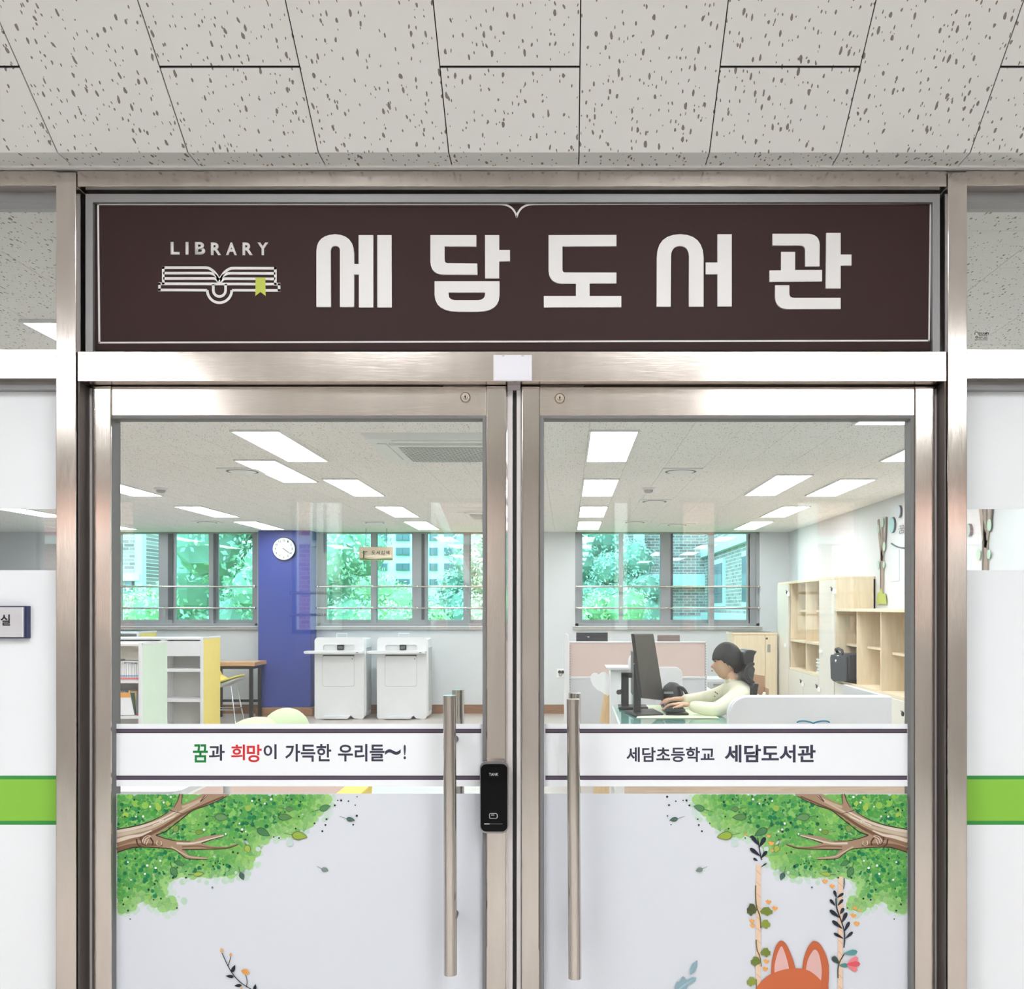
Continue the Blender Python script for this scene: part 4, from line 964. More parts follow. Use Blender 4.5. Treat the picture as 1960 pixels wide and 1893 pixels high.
# book displays on the sage unit
rnd = random.Random(3)
cols = [(236, 236, 238), (120, 170, 210), (230, 120, 120), (244, 244, 240), (200, 210, 226), (240, 200, 120)]
for row, (zt, n) in enumerate(((Z(1302, Yg2), 0), (Z(1370, Yg2), 1))):
    x = gx1 - .035; k = 0
    while x > gx1 - .36:
        k += 1; w = rnd.uniform(.012, .024); h = rnd.uniform(.15, .17) if n == 0 else rnd.uniform(.2, .235); lean = 0
        c = cols[rnd.randrange(6)] if n else (238, 238, 240)
        b = thing('book', (x - w / 2, Yg2 + .12, zt), 'x', 'book', 'white spined books on the %s shelf of the green-ended unit' % ('upper' if n == 0 else 'lower'))
        b['label'] = 'thin white book upright in the tight row on the %s shelf beside the green panel' % ('upper' if n == 0 else 'lower')
        obj('book_block', MB().box(x - w + .001, x - .001, Yg2 + .045, Yg2 + .2, zt + .001, zt + h), mat('book_%d' % (sum(c)), c, .6), b)
        m = MB().box(x - w + .0005, x - .0005, Yg2 + .042, Yg2 + .0449, zt + .004, zt + .022); obj('spine_band', m, mat('band_red', (222, 120, 122), .5), b)
        m = MB().box(x - w + .0005, x - .0005, Yg2 + .042, Yg2 + .0449, zt + .032, zt + .042); obj('spine_band', m, mat('band_blue', (110, 160, 200), .5), b)
        x -= w + .0006
bx = thing('picture_book', (gx1 - .19, Yg2 + .03, 0), 'orange topped picture book leaning on the lower shelf beside the green panel', 'book')
obj('cover', MB().prism([(gx1 - .40, Z(1369, Yg2)), (gx1 - .07, Z(1369, Yg2)), (gx1 - .115, Z(1326, Yg2)), (gx1 - .40, Z(1326, Yg2))], Yg2 + .012, Yg2 + .022), mat('cover_white', (236, 236, 240), .5), bx)
obj('cover_band', MB().prism([(gx1 - .40, Z(1335, Yg2)), (gx1 - .107, Z(1335, Yg2)), (gx1 - .116, Z(1326, Yg2)), (gx1 - .40, Z(1326, Yg2))], Yg2 + .008, Yg2 + .012), mat('orange_band', (226, 160, 84), .5), bx)
obj('dark_page', MB().prism([(gx1 - .07, Z(1369, Yg2)), (gx1 - .062, Z(1366, Yg2)), (gx1 - .075, Z(1326, Yg2)), (gx1 - .112, Z(1326, Yg2))], Yg2 + .014, Yg2 + .024), mat('dark_green_page', (64, 84, 66), .5), bx)  # narrow dark green page along the slanted cover edge
tb = thing('book', (gx1 - .3, Yg2 + .1, 1.07), 'flat dark booklet on the display ledge of the green-ended shelf', 'book')
obj('book_block', MB().box(gx1 - .42, gx1 - .22, Yg2 + .02, Yg2 + .15, Z(1265, Yg2), Z(1263, Yg2)), mat('booklet', (90, 96, 98), .5), tb)
obj('display_panel', MB().box(gx1 - .7, gx1 - .04, Yg2 + .16, Yg2 + .175, Z(1265, Yg2), 1.13), CREAM, gt)
obj('display_ledge', MB().box(gx1 - .7, gx1 - .032, Yg2 + .01, Yg2 + .16, Z(1268, Yg2), Z(1266, Yg2)), WHITE, gt)

# bar table and stool by the pillar
OAK = wood_mat('oak_top', (206, 164, 128), (178, 134, 100), .45, 0)
tx0, tx1 = X(395, 13.1), X(492.0, 13.15); zt = Z(1262, 13.8)
bt = thing('bar_table', ((tx0 + tx1) / 2, 13.5, 0), 'oak topped table with black legs beside the blue pillar', 'table')
obj('table_top', MB().box(tx0, tx1 + .0, 13.05, 13.57, zt - .05, zt), OAK, bt, bevel=.003)
obj('apron', MB().box(tx0 + .02, tx1 - .03, 13.09, 13.54, zt - .09, zt - .051), BLACK, bt)
for x, y in ((tx0 + .05, 13.13), (tx1 - .07, 13.13), (tx0 + .05, 13.5), (tx1 - .07, 13.5)): obj('leg', MB().box(x - .022, x + .022, y - .022, y + .022, 0, zt - .09), BLACK, bt)
obj('foot_bar', MB().box(tx0 + .05, tx1 - .07, 13.49, 13.51, .2, .235), BLACK, bt)
sx, sy = X(431, 12.8), 12.8; szt = Z(1304, 12.8)
so = thing('bar_stool', (sx, sy, 0), 'grey shell stool with yellow cushion and chrome legs under the table', 'stool')
prof = [(-.20, .16), (-.17, .17), (-.13, .10), (-.1, .03), (0, -.02), (.12, .02), (.2, .05), (.2, .03), (.12, -.01), (0, -.07), (-.1, -.04), (-.16, .04), (-.2, .12)]
def shell(off, y0, y1, m, nm):
    mb = MB(); mb.prism([(sx + a + off[0], szt + b + off[1]) for a, b in prof], y0, y1); obj(nm, mb, m, so, smooth=50, bevel=.01)
SGR = mat('stool_shell_grey', (188, 190, 182), .5)
shell((0, 0), sy - .19, sy + .19, SGR, 'seat_shell')
obj('seat_cushion', MB().prism([(sx + a, szt + b + .012) for a, b in [(-.19, .165), (-.165, .165), (-.125, .10), (-.095, .035), (0, -.012), (.12, .025), (.205, .055), (.205, .075), (.12, .05), (0, .012), (-.09, .06), (-.12, .12), (-.16, .19), (-.19, .185)]], sy - .17, sy + .17), mat('stool_cushion_yellow', (230, 208, 100), .7), so, bevel=.008)
for a, b in ((-1, -1), (1, -1), (-1, 1), (1, 1)):
    obj('leg', MB().cyl((sx + a * .11, sy + b * .11, szt - .05), (sx + a * .19, sy + b * .17, 0), .009, n=10), CHROME, so, smooth=50)
r = MB(); q_ = [(sx - .165, sy - .15), (sx + .165, sy - .15), (sx + .165, sy + .15), (sx - .165, sy + .15), (sx - .165, sy - .15)]; r.tube([(a, b, .18) for a, b in q_], .007); obj('foot_ring', r, CHROME, so, smooth=50)

# clock on the pillar
cx, cz, cy = X(543, 13.55), Z(1050.5, 13.55), 13.6
ck = thing('wall_clock', (cx, cy, cz), 'round white wall clock high on the blue pillar', 'clock')
obj('clock_case', MB().lathe([(.02, -.045), (.152, -.045), (.160, -.03), (.160, 0)], (cx, cy, cz), 40, 'y'), mat('clock_rim', (60, 66, 84), .3), ck, smooth=40)
obj('clock_face', MB().lathe([(.001, -.048), (.150, -.046), (.152, -.044)], (cx, cy, cz), 40, 'y'), mat('clock_face_white', (196, 200, 200), .5), ck)
for h in range(1, 13):
    a = math.radians(90 - 30 * h); rx, rz = cx + .115 * math.cos(a), cz + .115 * math.sin(a)
    me = text_mesh(str(h), (0, 10, 0, 10), 10, BLACK)
    xs = [v.co.x for v in me.vertices]; zs = [v.co.z for v in me.vertices]; w = .016 if h < 10 else .028; hh = .028
    for v in me.vertices: v.co = (rx + ((v.co.x - min(xs)) / (max(xs) - min(xs)) - .5) * w, cy - .049, rz + ((v.co.z - min(zs)) / (max(zs) - min(zs)) - .5) * hh)
    obj('clock_numeral', me, BLACK, ck)
def hand(nm, ang, L, w):
    a = math.radians(90 - ang); d = Vector((math.cos(a), 0, math.sin(a))); n = Vector((-d.z, 0, d.x)) * w; o = Vector((cx, cy - .052, cz))
    pts = [o - d * .015 + n, o - d * .015 - n, o + d * L - n * .6, o + d * L + n * .6]
    m = MB(); m.prism([(p.x, p.z) for p in pts], cy - .053, cy - .051); obj(nm, m, BLACK, ck)
hand('hour_hand', 128, .075, .004); hand('minute_hand', 126, .115, .003)

# book sterilisers
KW = mat('steriliser_white', (222, 223, 226), .35); KL = mat('steriliser_seam', (178, 180, 182), .5)
Yk = 13.2
def kz(py): return Z(py, Yk)
def kx(px): return X(px, Yk)
kt = thing('book_steriliser', (kx(649), 13.45, 0), 'white book steriliser cabinet standing beside the blue pillar', 'cabinet', 'book sterilisers under the middle window')
zb0 = kz(1371) if False else .0
body = [(kx(603), kz(1222) - .0)]
out = rrect(kx(602), kx(697), .015, kz(1220), .05, 6)
# scalloped foot: arches between the two feet
ft = arc(kx(697) - .05, kz(1220) - .05, .05, 0, 90, 6) + arc(kx(602) + .05, kz(1220) - .05, .05, 90, 180, 6) + arc(kx(602) + .04, .04, .04, 180, 270, 6) + [(kx(618), .01), (kx(622), .045), (kx(672), .045), (kx(677), .01)] + arc(kx(697) - .04, .04, .04, 270, 360, 6)
hole = rrect(kx(618), kx(679), kz(1246), kz(1234), .03, 5)
obj('front_panel', MB().prism(ft, Yk, Yk + .03, 'y', [hole]), KW, kt, bevel=.003)
obj('body', MB().box(kx(604), kx(699.5), Yk + .03, Yk + .40, .03, kz(1222)), KW, kt, bevel=.02)
obj('alcove_back', MB().box(kx(616), kx(681), Yk + .028, Yk + .031, kz(1248), kz(1232)), mat('alcove_grey', (214, 216, 217), .5), kt)
obj('touch_display', MB().box(kx(645), kx(657.5), Yk + .012, Yk + .03, kz(1244), kz(1234.5)), BLACK, kt, bevel=.002)
obj('display_glass', MB().box(kx(647), kx(655.5), Yk + .009, Yk + .0125, kz(1242), kz(1237)), mat('display_grey', (96, 104, 104), .2), kt)
obj('tray_shelf', MB().prism([(kx(587.5), kz(1245.5)), (kx(697), kz(1245.5)), (kx(697.5), kz(1250)), (kx(590), kz(1250.5)), (kx(587), kz(1249))], Yk - .16, Yk + .02), KW, kt, bevel=.003)
obj('tray_slot', MB().box(kx(686), kx(690.5), Yk - .161, Yk - .158, kz(1249), kz(1247.6)), BLACK, kt)
obj('door_slot', MB().box(kx(618), kx(678), Yk - .004, Yk, kz(1255.5), kz(1253.5)), mat('slot_dark', (70, 72, 74), .6), kt)
dr = MB().prism(rrect(kx(617), kx(678.5), kz(1314), kz(1254), .03, 5), Yk - .002, Yk); obj('door_seam', dr, KL, kt)
dr = MB().prism(rrect(kx(617.6), kx(677.9), kz(1313.3), kz(1256), .028, 5), Yk - .006, Yk - .002); obj('door', dr, KW, kt, bevel=.001)
obj('door_lock', MB().cyl((kx(674.5), Yk - .008, kz(1261)), (kx(674.5), Yk - .005, kz(1261)), .007, n=12), BLACK, kt)
obj('foot_tray', MB().prism([(kx(622), .05), (kx(672), .05), (kx(668), .012), (kx(617), .012)], Yk - .10, Yk + .02), KW, kt, bevel=.003)
h_ = MB().tube([(kx(641), Yk + .1, kz(1221)), (kx(641), Yk + .1, kz(1213)), (kx(661), Yk + .1, kz(1213)), (kx(661), Yk + .1, kz(1221))], .006); obj('top_handle', h_, KW, kt, smooth=50)
obj('side_vent', MB().box(kx(699.5), kx(700.5), Yk + .05, Yk + .36, .1, kz(1240)), KL, kt)
dup(kt, (kx(722) - kx(602.5), 0, 0), 'white book steriliser cabinet standing farther from the blue pillar')

# hanging sign
Yh = 13.2; hs = thing('hanging_sign', (X(719.5, Yh), Yh, Z(1060, Yh)), 'small wooden book search sign hanging in the middle window', 'sign')
SGN = mat('sign_wood', (206, 190, 164), .6, var=.08, nscale=20)
obj('sign_board', MB().prism(rrect(X(687.5, Yh), X(752, Yh), Z(1072.5, Yh), Z(1047, Yh), .012, 3), Yh, Yh + .02), SGN, hs)
p = PX(Yh - .001, .0002)
p.poly([(689, 1068), (697, 1067.5), (706, 1070), (720, 1070.6), (735, 1069), (751, 1068.5), (751, 1072), (689, 1072)], (96, 130, 70)); p.stroke([(696, 1068), (696.5, 1060), (696, 1054)], 2.4, (48, 66, 42)); p.stroke([(696.5, 1057), (703, 1055.5)], 1.6, (48, 66, 42)); p.stroke([(696, 1060), (692.5, 1057)], 1, (70, 84, 56)); p.stroke([(697, 1060), (701, 1060.5)], 1, (90, 104, 70))
p.poly([(700, 1064), (715, 1061), (735, 1064), (749, 1062), (749, 1066), (720, 1068.5), (703, 1066)], (232, 220, 200))
obj('painted_scene', p, PRINT, hs)
for ch, a, b in (('도', 711, 718.5), ('서', 720, 727), ('검', 729, 736), ('색', 738, 745.5)): obj('lettering', text_mesh(ch, (a, b, 1054, 1061.5), Yh - .002, mat('sign_brown_ink', (52, 46, 36), .5), bold=.02), MATS['sign_brown_ink'], hs)
for px in (700, 740): obj('cord', MB().cyl((X(px, Yh), Yh + .01, Z(1047, Yh)), (X(px, Yh), Yh + .01, ZI), .004, n=6), mat('cord_grey', (90, 120, 124), .5), hs)

# pale green tub chair seen over the banner
GRNC = mat('pistachio_fabric', (188, 204, 166), .85, bump=.2)
ac = thing('tub_chair', (-2.05, 7.2, 0), 'pale pistachio green tub chair behind the left door banner', 'chair')
obj('back_cushion', MB().ball((X(543, 7.1), 7.15, Z(1402, 7.1)), (.165, .25, .17), 28, 16), GRNC, ac, smooth=80)
obj('arm_cushion', MB().ball((X(496, 7.0), 6.95, Z(1405, 7.0)), (.19, .24, .125), 28, 16), GRNC, ac, smooth=80)
obj('seat_base', MB().lathe([(.30, .06), (.36, .1), (.38, .3), (.36, .42), (.30, .45)], (-2.1, 7.1, 0), 32), GRNC, ac, smooth=60)
for a in (45, 135, 225, 315): obj('leg', MB().cyl((-2.1 + .24 * math.cos(math.radians(a)), 7.1 + .24 * math.sin(math.radians(a)), .07), (-2.1 + .26 * math.cos(math.radians(a)), 7.1 + .26 * math.sin(math.radians(a)), 0), .016, n=10), BLACK, ac)
# things seen only through the clear gap under the banner
wt = thing('low_table', (-2.3, 4.8, 0), 'white rounded table top seen in the gap under the left banner', 'table')
za = Z(1515, 4.3)
obj('table_top', MB().prism(rrect(-3.1, X(341, 4.3), 4.3, 5.3, .05, 5), za - .03, za, 'z'), WHITE, wt, bevel=.003)
for x, y in ((-3.0, 4.4), (-1.78, 4.42), (-3.0, 5.2), (-1.78, 5.2)): obj('leg', MB().cyl((x, y, 0), (x, y, za - .03), .02, n=12), WHITE, wt, smooth=50)
PNK = mat('dusty_pink_fabric', (170, 144, 134), .8, bump=.2)
bc = thing('padded_bench', (X(480, 5.9), 6.1, 0), 'dusty pink padded bench glimpsed under the left banner', 'bench')
obj('bench_seat', MB().box(X(330, 5.9), X(630, 5.9), 5.9, 6.5, .16, Z(1506, 6.4)), PNK, bc, bevel=.02)
obj('bench_base', MB().box(X(340, 5.9), X(620, 5.9), 5.95, 6.45, 0, .16), WHITE, bc)
oc = thing('ottoman', (X(662, 6.0), 6.2, 0), 'yellow ottoman at the end of the dusty pink bench', 'ottoman')
obj('ottoman_seat', MB().prism([(X(636, 6.0), .12), (X(680, 6.0), .12), (X(686, 6.0), Z(1506, 6.3)), (X(636, 6.0), Z(1506, 6.3))], 5.95, 6.45), mat('mustard_fabric', (226, 200, 100), .8, bump=.2), oc, bevel=.01)
obj('ottoman_base', MB().box(X(634, 6.0), X(676, 6.0), 6.0, 6.4, 0, .12), WHITE, oc)

# ---- ceiling fittings
def cassette(y0, label):
    x0 = -1.25; w = .95; t = thing('ceiling_cassette', (x0 + w / 2, y0 + w / 2 + .05, ZI), label, 'air conditioner'); y1 = y0 + 1.02
    CW = mat('cassette_white', (222, 226, 224), .5)
    pr = MB(); a = rrect(x0, x0 + w, y0, y1, .03, 4); b = rrect(x0 + .03, x0 + w - .03, y0 + .03, y1 - .03, .03, 4); n = len(a)
    vs = [(p[0], p[1], ZI) for p in a] + [(p[0], p[1], ZI - .035) for p in b]; pr.add(vs, [(i, (i + 1) % n, n + (i + 1) % n, n + i) for i in range(n)] + [tuple(range(n, 2 * n))])
    obj('cassette_body', pr, CW, t)
    obj('louvre', MB().box(x0 + .07, x0 + .13, y0 + .18, y1 - .18, ZI - .042, ZI - .034), CW, t, bevel=.004); obj('louvre', MB().box(x0 + w - .13, x0 + w - .07, y0 + .18, y1 - .18, ZI - .042, ZI - .034), CW, t, bevel=.004)
    obj('louvre', MB().box(x0 + .18, x0 + w - .18, y0 + .07, y0 + .14, ZI - .042, ZI - .034), CW, t, bevel=.004); obj('louvre', MB().box(x0 + .18, x0 + w - .18, y1 - .14, y1 - .07, ZI - .042, ZI - .034), CW, t, bevel=.004)
    gp = obj('grille_panel', MB().box(x0 + .15, x0 + w - .15, y0 + .16, y1 - .16, ZI - .055, ZI - .034), CW, t, bevel=.006)
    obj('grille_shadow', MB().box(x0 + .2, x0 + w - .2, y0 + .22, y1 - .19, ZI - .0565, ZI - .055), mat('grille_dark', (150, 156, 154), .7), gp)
    g = MB(); z = ZI - .058; L = .75; A0, A1, B0, B1 = x0 + .2, x0 + w - .2, y0 + .22, y1 - .19
    for i in range(-16, 32):
        for s in (1, -1):
            # diagonal wires clipped to the rectangle
            c = (A0 if s > 0 else A1) + (i * .045) * s; pa, pb = None, None; pts = []
            for y in (B0, B1):
                x = c + s * (y - B0)
                pts.append((x, y))
            (xa, ya), (xb, yb) = pts
            ta, tb = 0, 1
            for lo, hi in ((A0, A1),):
                d = xb - xa
                t0, t1 = (lo - xa) / d, (hi - xa) / d
                if t0 > t1: t0, t1 = t1, t0
                ta, tb = max(ta, t0), min(tb, t1)
            if tb - ta > .02: 
                P_ = lambda q: (xa + (xb - xa) * q, ya + (yb - ya) * q)
                (ax, ay), (bx, by) = P_(ta), P_(tb); g.add([(ax - .008, ay, z), (ax + .008, ay, z), (bx + .008, by, z), (bx - .008, by, z)], [(0, 1, 2, 3)])
    obj('grille_lattice', g, mat('lattice_white', (232, 236, 234), .5), gp, kind='stuff')
cassette(5.97, 'white square ceiling cassette air conditioner at the top of the left door glass'); cassette(10.43, 'small far ceiling cassette air conditioner nearer the back windows')
DIF = mat('diffuser_white', (226, 228, 227), .45); DIFD = mat('diffuser_slot', (96, 98, 98), .7)
def diffuser(x, y, label, s=.15, sx_=None):
    t = thing('air_diffuser', (x, y, ZI), label, 'air vent'); sx_ = sx_ or s
    obj('diffuser_frame', MB().box(x - sx_, x + sx_, y - s, y + s, ZI - .01, ZI), DIF, t, bevel=.002)
    r = s * .8
    obj('diffuser_slot', MB().lathe([(r * .5, -.012), (r, -.012), (r, -.009)], (x, y, ZI), 32), DIFD, t)
    obj('diffuser_cone', MB().lathe([(.01, -.03), (r * .55, -.026), (r * .86, -.012), (r * .86, -.01)], (x, y, ZI), 32), DIF, t, smooth=40)
    if sx_ > s: pass
diffuser(.875, 7.63, 'square air diffuser, the nearest one through the right door'); diffuser(.865, 9.8, 'square air diffuser, second through the right door'); diffuser(.835, 12.2, 'far square air diffuser right of the near row of lamps'); diffuser(1.40, 12.6, 'wide far air diffuser near the right back window', .15, .22)
diffuser(-2.49, 7.62, 'square air diffuser partly beyond the overlapping lamp at left'); diffuser(-4.42, 12.2, 'far air diffuser above the left window'); diffuser(-2.37, 12.25, 'far air diffuser above the middle window')
def detector(x, y, label):
    t = thing('smoke_detector', (x, y, ZI), label, 'smoke detector')
    obj('detector_base', MB().lathe([(.056, 0), (.056, -.012), (.05, -.018), (.001, -.018)], (x, y, ZI), 24), DIF, t, smooth=40)
    obj('detector_dome', MB().lathe([(.042, -.018), (.038, -.036), (.02, -.045), (.001, -.046)], (x, y, ZI), 24), mat('detector_grey', (168, 164, 166), .5), t, smooth=50)
detector(-3.58, 8.75, 'round smoke detector on the ceiling, left door view'); detector(.72, 8.75, 'round smoke detector on the ceiling, right door view')

# ---- fabric screen, sockets
PKF = mat('pink_screen_fabric', (214, 194, 186), .9, bump=.15, bscale=300); GRF = mat('grey_screen_panel', (204, 206, 210), .8)
Ys = 8.4; sc = thing('office_screen', (.6, Ys, 0), 'white framed office screen with dusty pink top and grey lower panel', 'screen')
a, b = X(1083, Ys), X(1353, Ys); za_, zm, = Z(1228, Ys), Z(1296.5, Ys)
obj('screen_frame', MB().box(a + .02, b, Ys, Ys + .045, za_ - .012, za_).box(b - .012, b, Ys, Ys + .045, 0, za_).box(a + .02, b, Ys, Ys + .045, zm - .01, zm + .008).box(a + .02, b, Ys, Ys + .045, 0, .05), WHITE, sc, bevel=.002)
obj('screen_post', MB().prism([(a - .015, 0), (a + .03, 0), (a + .03, za_ + .0), (a + .022, za_ + .055), (a + .004, za_ + .07), (a - .01, za_ + .06), (a - .015, za_ + .01)], Ys - .05, Ys + .05), WHITE, sc, bevel=.004)
obj('pink_panel', MB().box(a + .032, b - .014, Ys + .008, Ys + .04, zm + .008, za_ - .012), PKF, sc)
obj('grey_panel', MB().box(a + .032, b - .014, Ys + .008, Ys + .04, .05, zm - .01), GRF, sc)
sl = MB()
for x in (a + .036, b - .008):
    z = .1
    while z < za_ - .03: sl.box(x - .002, x + .002, Ys - .001, Ys + .002, z, z + .012); z += .022
obj('slot_strip', sl, mat('slot_dark2', (110, 110, 114), .6), sc, kind='stuff')
so_ = thing('wall_socket', (X(1071, YB), YB, Z(1289, YB)), 'double wall socket with black plugs left of the office screen', 'socket')
obj('socket_plate', MB().box(X(1065.5, YB), X(1080, YB), YB - .012, YB, Z(1297, YB), Z(1280, YB)), mat('socket_white', (238, 238, 236), .4), so_, bevel=.003)
k = MB()
for px, py in ((1071, 1286), (1077, 1286)): k.cyl((X(px, YB), YB - .03, Z(py, YB)), (X(px, YB), YB - .011, Z(py, YB)), .022, n=14)
obj('plug', k, BLACK, so_); obj('cable', MB().tube([(X(1071, YB), YB - .03, Z(1288, YB)), (X(1070, YB), YB - .02, Z(1293, YB)), (X(1074, YB), YB - .02, Z(1294, YB)), (X(1076, YB), YB - .03, Z(1289, YB))], .005), mat('cable_grey', (150, 150, 150), .5), so_)

# tall cupboard pair (cream) on the back wall
CRM = wood_mat('cream_maple', (232, 218, 190), (224, 208, 178), .5, 2, 6); CRMD = mat('cream_edge', (206, 194, 168), .5)
Yc = 12.6; cp_ = thing('cupboard', (2.36, Yc + .2, 0), 'cream double door cupboard with a silver handle near the back wall', 'cabinet')
a, b, zc = X(1402, Yc), X(1494, Yc), Z(1210.5, Yc)
b -= .05
obj('carcass', MB().box(a, b, Yc, Yc + .42, .0, zc), CRM, cp_, bevel=.003)
obj('top_board', MB().box(a - .01, b + .01, Yc - .015, Yc + .43, zc - .028, zc), CRM, cp_, bevel=.003)
xm = X(1464, Yc)
for u0, u1 in ((a + .012, xm - .003), (xm + .003, b - .003)): obj('door', MB().box(u0, u1, Yc - .018, Yc - .001, .06, zc - .034), CRM, cp_, bevel=.002)
obj('handle', MB().box(X(1468.5, Yc), X(1473.5, Yc), Yc - .035, Yc - .018, Z(1248, Yc), Z(1233.5, Yc)), ALU, cp_, bevel=.004)
obj('lock', MB().cyl((X(1467, Yc), Yc - .03, Z(1222, Yc)), (X(1467, Yc), Yc - .018, Z(1222, Yc)), .014, n=14), mat('lock_bronze', (90, 78, 66), .4, .6), cp_)
cb = thing('cardboard_box', (X(1457, 12.0), 12.0, 0), 'open brown cardboard box in front of the cream cupboard', 'box')
CBD = mat('cardboard', (176, 142, 114), .8)
a, b = X(1441, 11.9), X(1470, 11.9)
t0, t1 = Z(1293, 11.9), Z(1296, 11.9)
obj('box_wall', MB().prism([(a, Z(1334, 11.9)), (b, Z(1336, 11.9)), (b, t1), (a + .06, t0), (a, t0 + .005)], 12.1, 12.108), CBD, cb)
obj('box_wall', MB().box(a, a + .008, 11.85, 12.1, .3, Z(1325, 11.9)).box(b - .008, b, 11.85, 12.1, .3, Z(1318, 11.9)).box(a, b, 11.85, 11.858, .3, Z(1333, 11.9)).box(a, b, 11.85, 12.1, .29, .3), CBD, cb)
obj('paper_filling', MB().ball((a + .05, 11.95, Z(1334, 11.9)), (.05, .06, .035), 9, 6, jit=.25).ball((b - .03, 11.95, Z(1332, 11.9)), (.03, .06, .04), 9, 6, jit=.25), mat('crumpled_paper', (226, 220, 212), .8), cb)
stl = thing('side_cabinet', (X(1456, 12.0), 12.0, 0), 'low grey side cabinet carrying the cardboard box', 'cabinet')
obj('cabinet_body', MB().box(a - .06, b + .02, 11.8, 12.15, 0, .288), GRF, stl, bevel=.003); obj('cabinet_door', MB().box(a - .05, b + .01, 11.785, 11.8, .02, .27), GRF, stl, bevel=.002)
# grey drawer unit between screen and cupboard
gd = thing('drawer_unit', (X(1368, 10.5), 10.5, 0), 'grey metal drawer unit visible between the pink screen and the person', 'cabinet')
a, b = X(1353, 10.4), X(1395, 10.4)
obj('cabinet_body', MB().box(a, b, 10.4, 10.9, 0, Z(1300, 10.4)), mat('light_steel_paint', (196, 198, 200), .4), gd, bevel=.003)
for z in (Z(1326, 10.4), Z(1352, 10.4), Z(1378, 10.4)): dd = obj('drawer', MB().box(a + .012, b - .012, 10.385, 10.4, z, z + .115), mat('drawer_grey', (176, 180, 182), .4), gd, bevel=.002); obj('drawer_handle', MB().box((a + b) / 2 - .05, (a + b) / 2 + .05, 10.37, 10.386, z + .08, z + .095), ALU, dd)

# ---- shelving wall on the right
MPL = wood_mat('pale_maple', (226, 212, 186), (216, 200, 172), .5, 2, 6); MPI = wood_mat('maple_inside', (214, 198, 170), (200, 184, 156), .5, 2, 6); GRD = mat('greige_door', (220, 216, 206), .5)
XF = 2.71
LKM = mat('cam_lock_black', (40, 40, 42), .4); TAGM = mat('white_tag', (240, 240, 238), .5)
def wall_unit(name, label, ya, yb, zt, cols_, shelves, doors, solid=()):
    t = thing(name, ((XF + XR) / 2, (ya + yb) / 2, 0), label, 'shelf'); e = .018
    obj('top_board', MB().box(XF - .012, XR - .002, ya, yb, zt - .028, zt), MPL, t, bevel=.002)
    obj('back_panel', MB().box(XR - .02, XR - .004, ya, yb, .05, zt - .028), MPI, t)
    obj('side_panel', MB().box(XF, XR - .004, ya, ya + e, 0, zt - .028), MPL, t); obj('side_panel', MB().box(XF, XR - .004, yb - e, yb, 0, zt - .028), MPL, t)
    for y in cols_: obj('divider', MB().box(XF + .004, XR - .02, y - e / 2, y + e / 2, .765, zt - .028), MPL, t)
    for z, y0, y1, inset in shelves: obj('shelf', MB().box(XF + inset, XR - .02, y0 + e / 2, y1 - e / 2, z - .022, z), MPL, t)
    obj('counter_board', MB().box(XF - .004, XR - .02, ya, yb, .738, .765), MPL, t)
    for y0, y1, z0, z1 in doors:
        d = obj('door', MB().box(XF - .018, XF, y0 + .003, y1 - .003, z0, z1), GRD, t, bevel=.002)
        yl = y0 + .07; zl = z1 - .10
        obj('cam_lock', MB().cyl((XF - .03, yl, zl), (XF - .018, yl, zl), .018, n=14).box(XF - .034, XF - .03, yl - .022, yl + .022, zl + .018, zl + .026), LKM, d)
        obj('key_tag', MB().box(XF - .030, XF - .022, yl - .16, yl - .05, zl - .045, zl + .0), TAGM, d)
    return t
tu = wall_unit('bookcase', 'tall pale maple bookcase with greige doors in the far right corner', 10.0, 12.7, 1.80,
    [10.6, 11.27, 12.06], [(1.455, 10.6, 11.27, .12), (1.455, 11.27, 12.06, .12), (1.10, 10.6, 11.27, .0), (1.10, 11.27, 12.06, .0)],
    [(12.06, 12.7, .06, 1.77), (10.0, 10.6, .06, 1.77), (10.6, 11.33, .06, .735), (11.33, 12.06, .06, .735)])
obj('handle', MB().box(XF - .034, XF - .02, 12.14, 12.24, Z(1238, 12.2), Z(1231, 12.2)).box(XF - .034, XF - .02, 10.44, 10.54, Z(1250, 10.5), Z(1243, 10.5)), TAGM, tu)
fl_ = MB()
for y in (10.75, 11.45): fl_.box(XF + .1, XF + .104, y, y + .02, 1.70, 1.715)
obj('shelf_peg', fl_, LKM, tu)
lu = wall_unit('open_shelf_unit', 'lower pale maple shelf unit in three bays along the right wall', 7.2, 9.99, 1.475,
    [9.29, 8.58, 7.86], [(1.125, 9.29, 9.98, .10), (1.125, 8.58, 9.29, .10), (1.10, 7.86, 8.58, .10), (1.10, 7.22, 7.86, .10)],
    [(9.29, 9.98, .06, .735), (8.58, 9.29, .06, .735), (7.87, 8.58, .06, .735), (7.21, 7.87, .06, .735)])
kp = MB()
for y in (9.0, 8.25, 7.6):
    for z in (1.40, 1.30, 1.04, .98): kp.cyl((XR - .024, y, z), (XR - .019, y, z), .006, n=6)
obj('shelf_peg', kp, LKM, lu)
gp_ = thing('folded_board', (3.06, 9.9, 0), 'dark folded board standing between the tall bookcase and the wall', 'board')
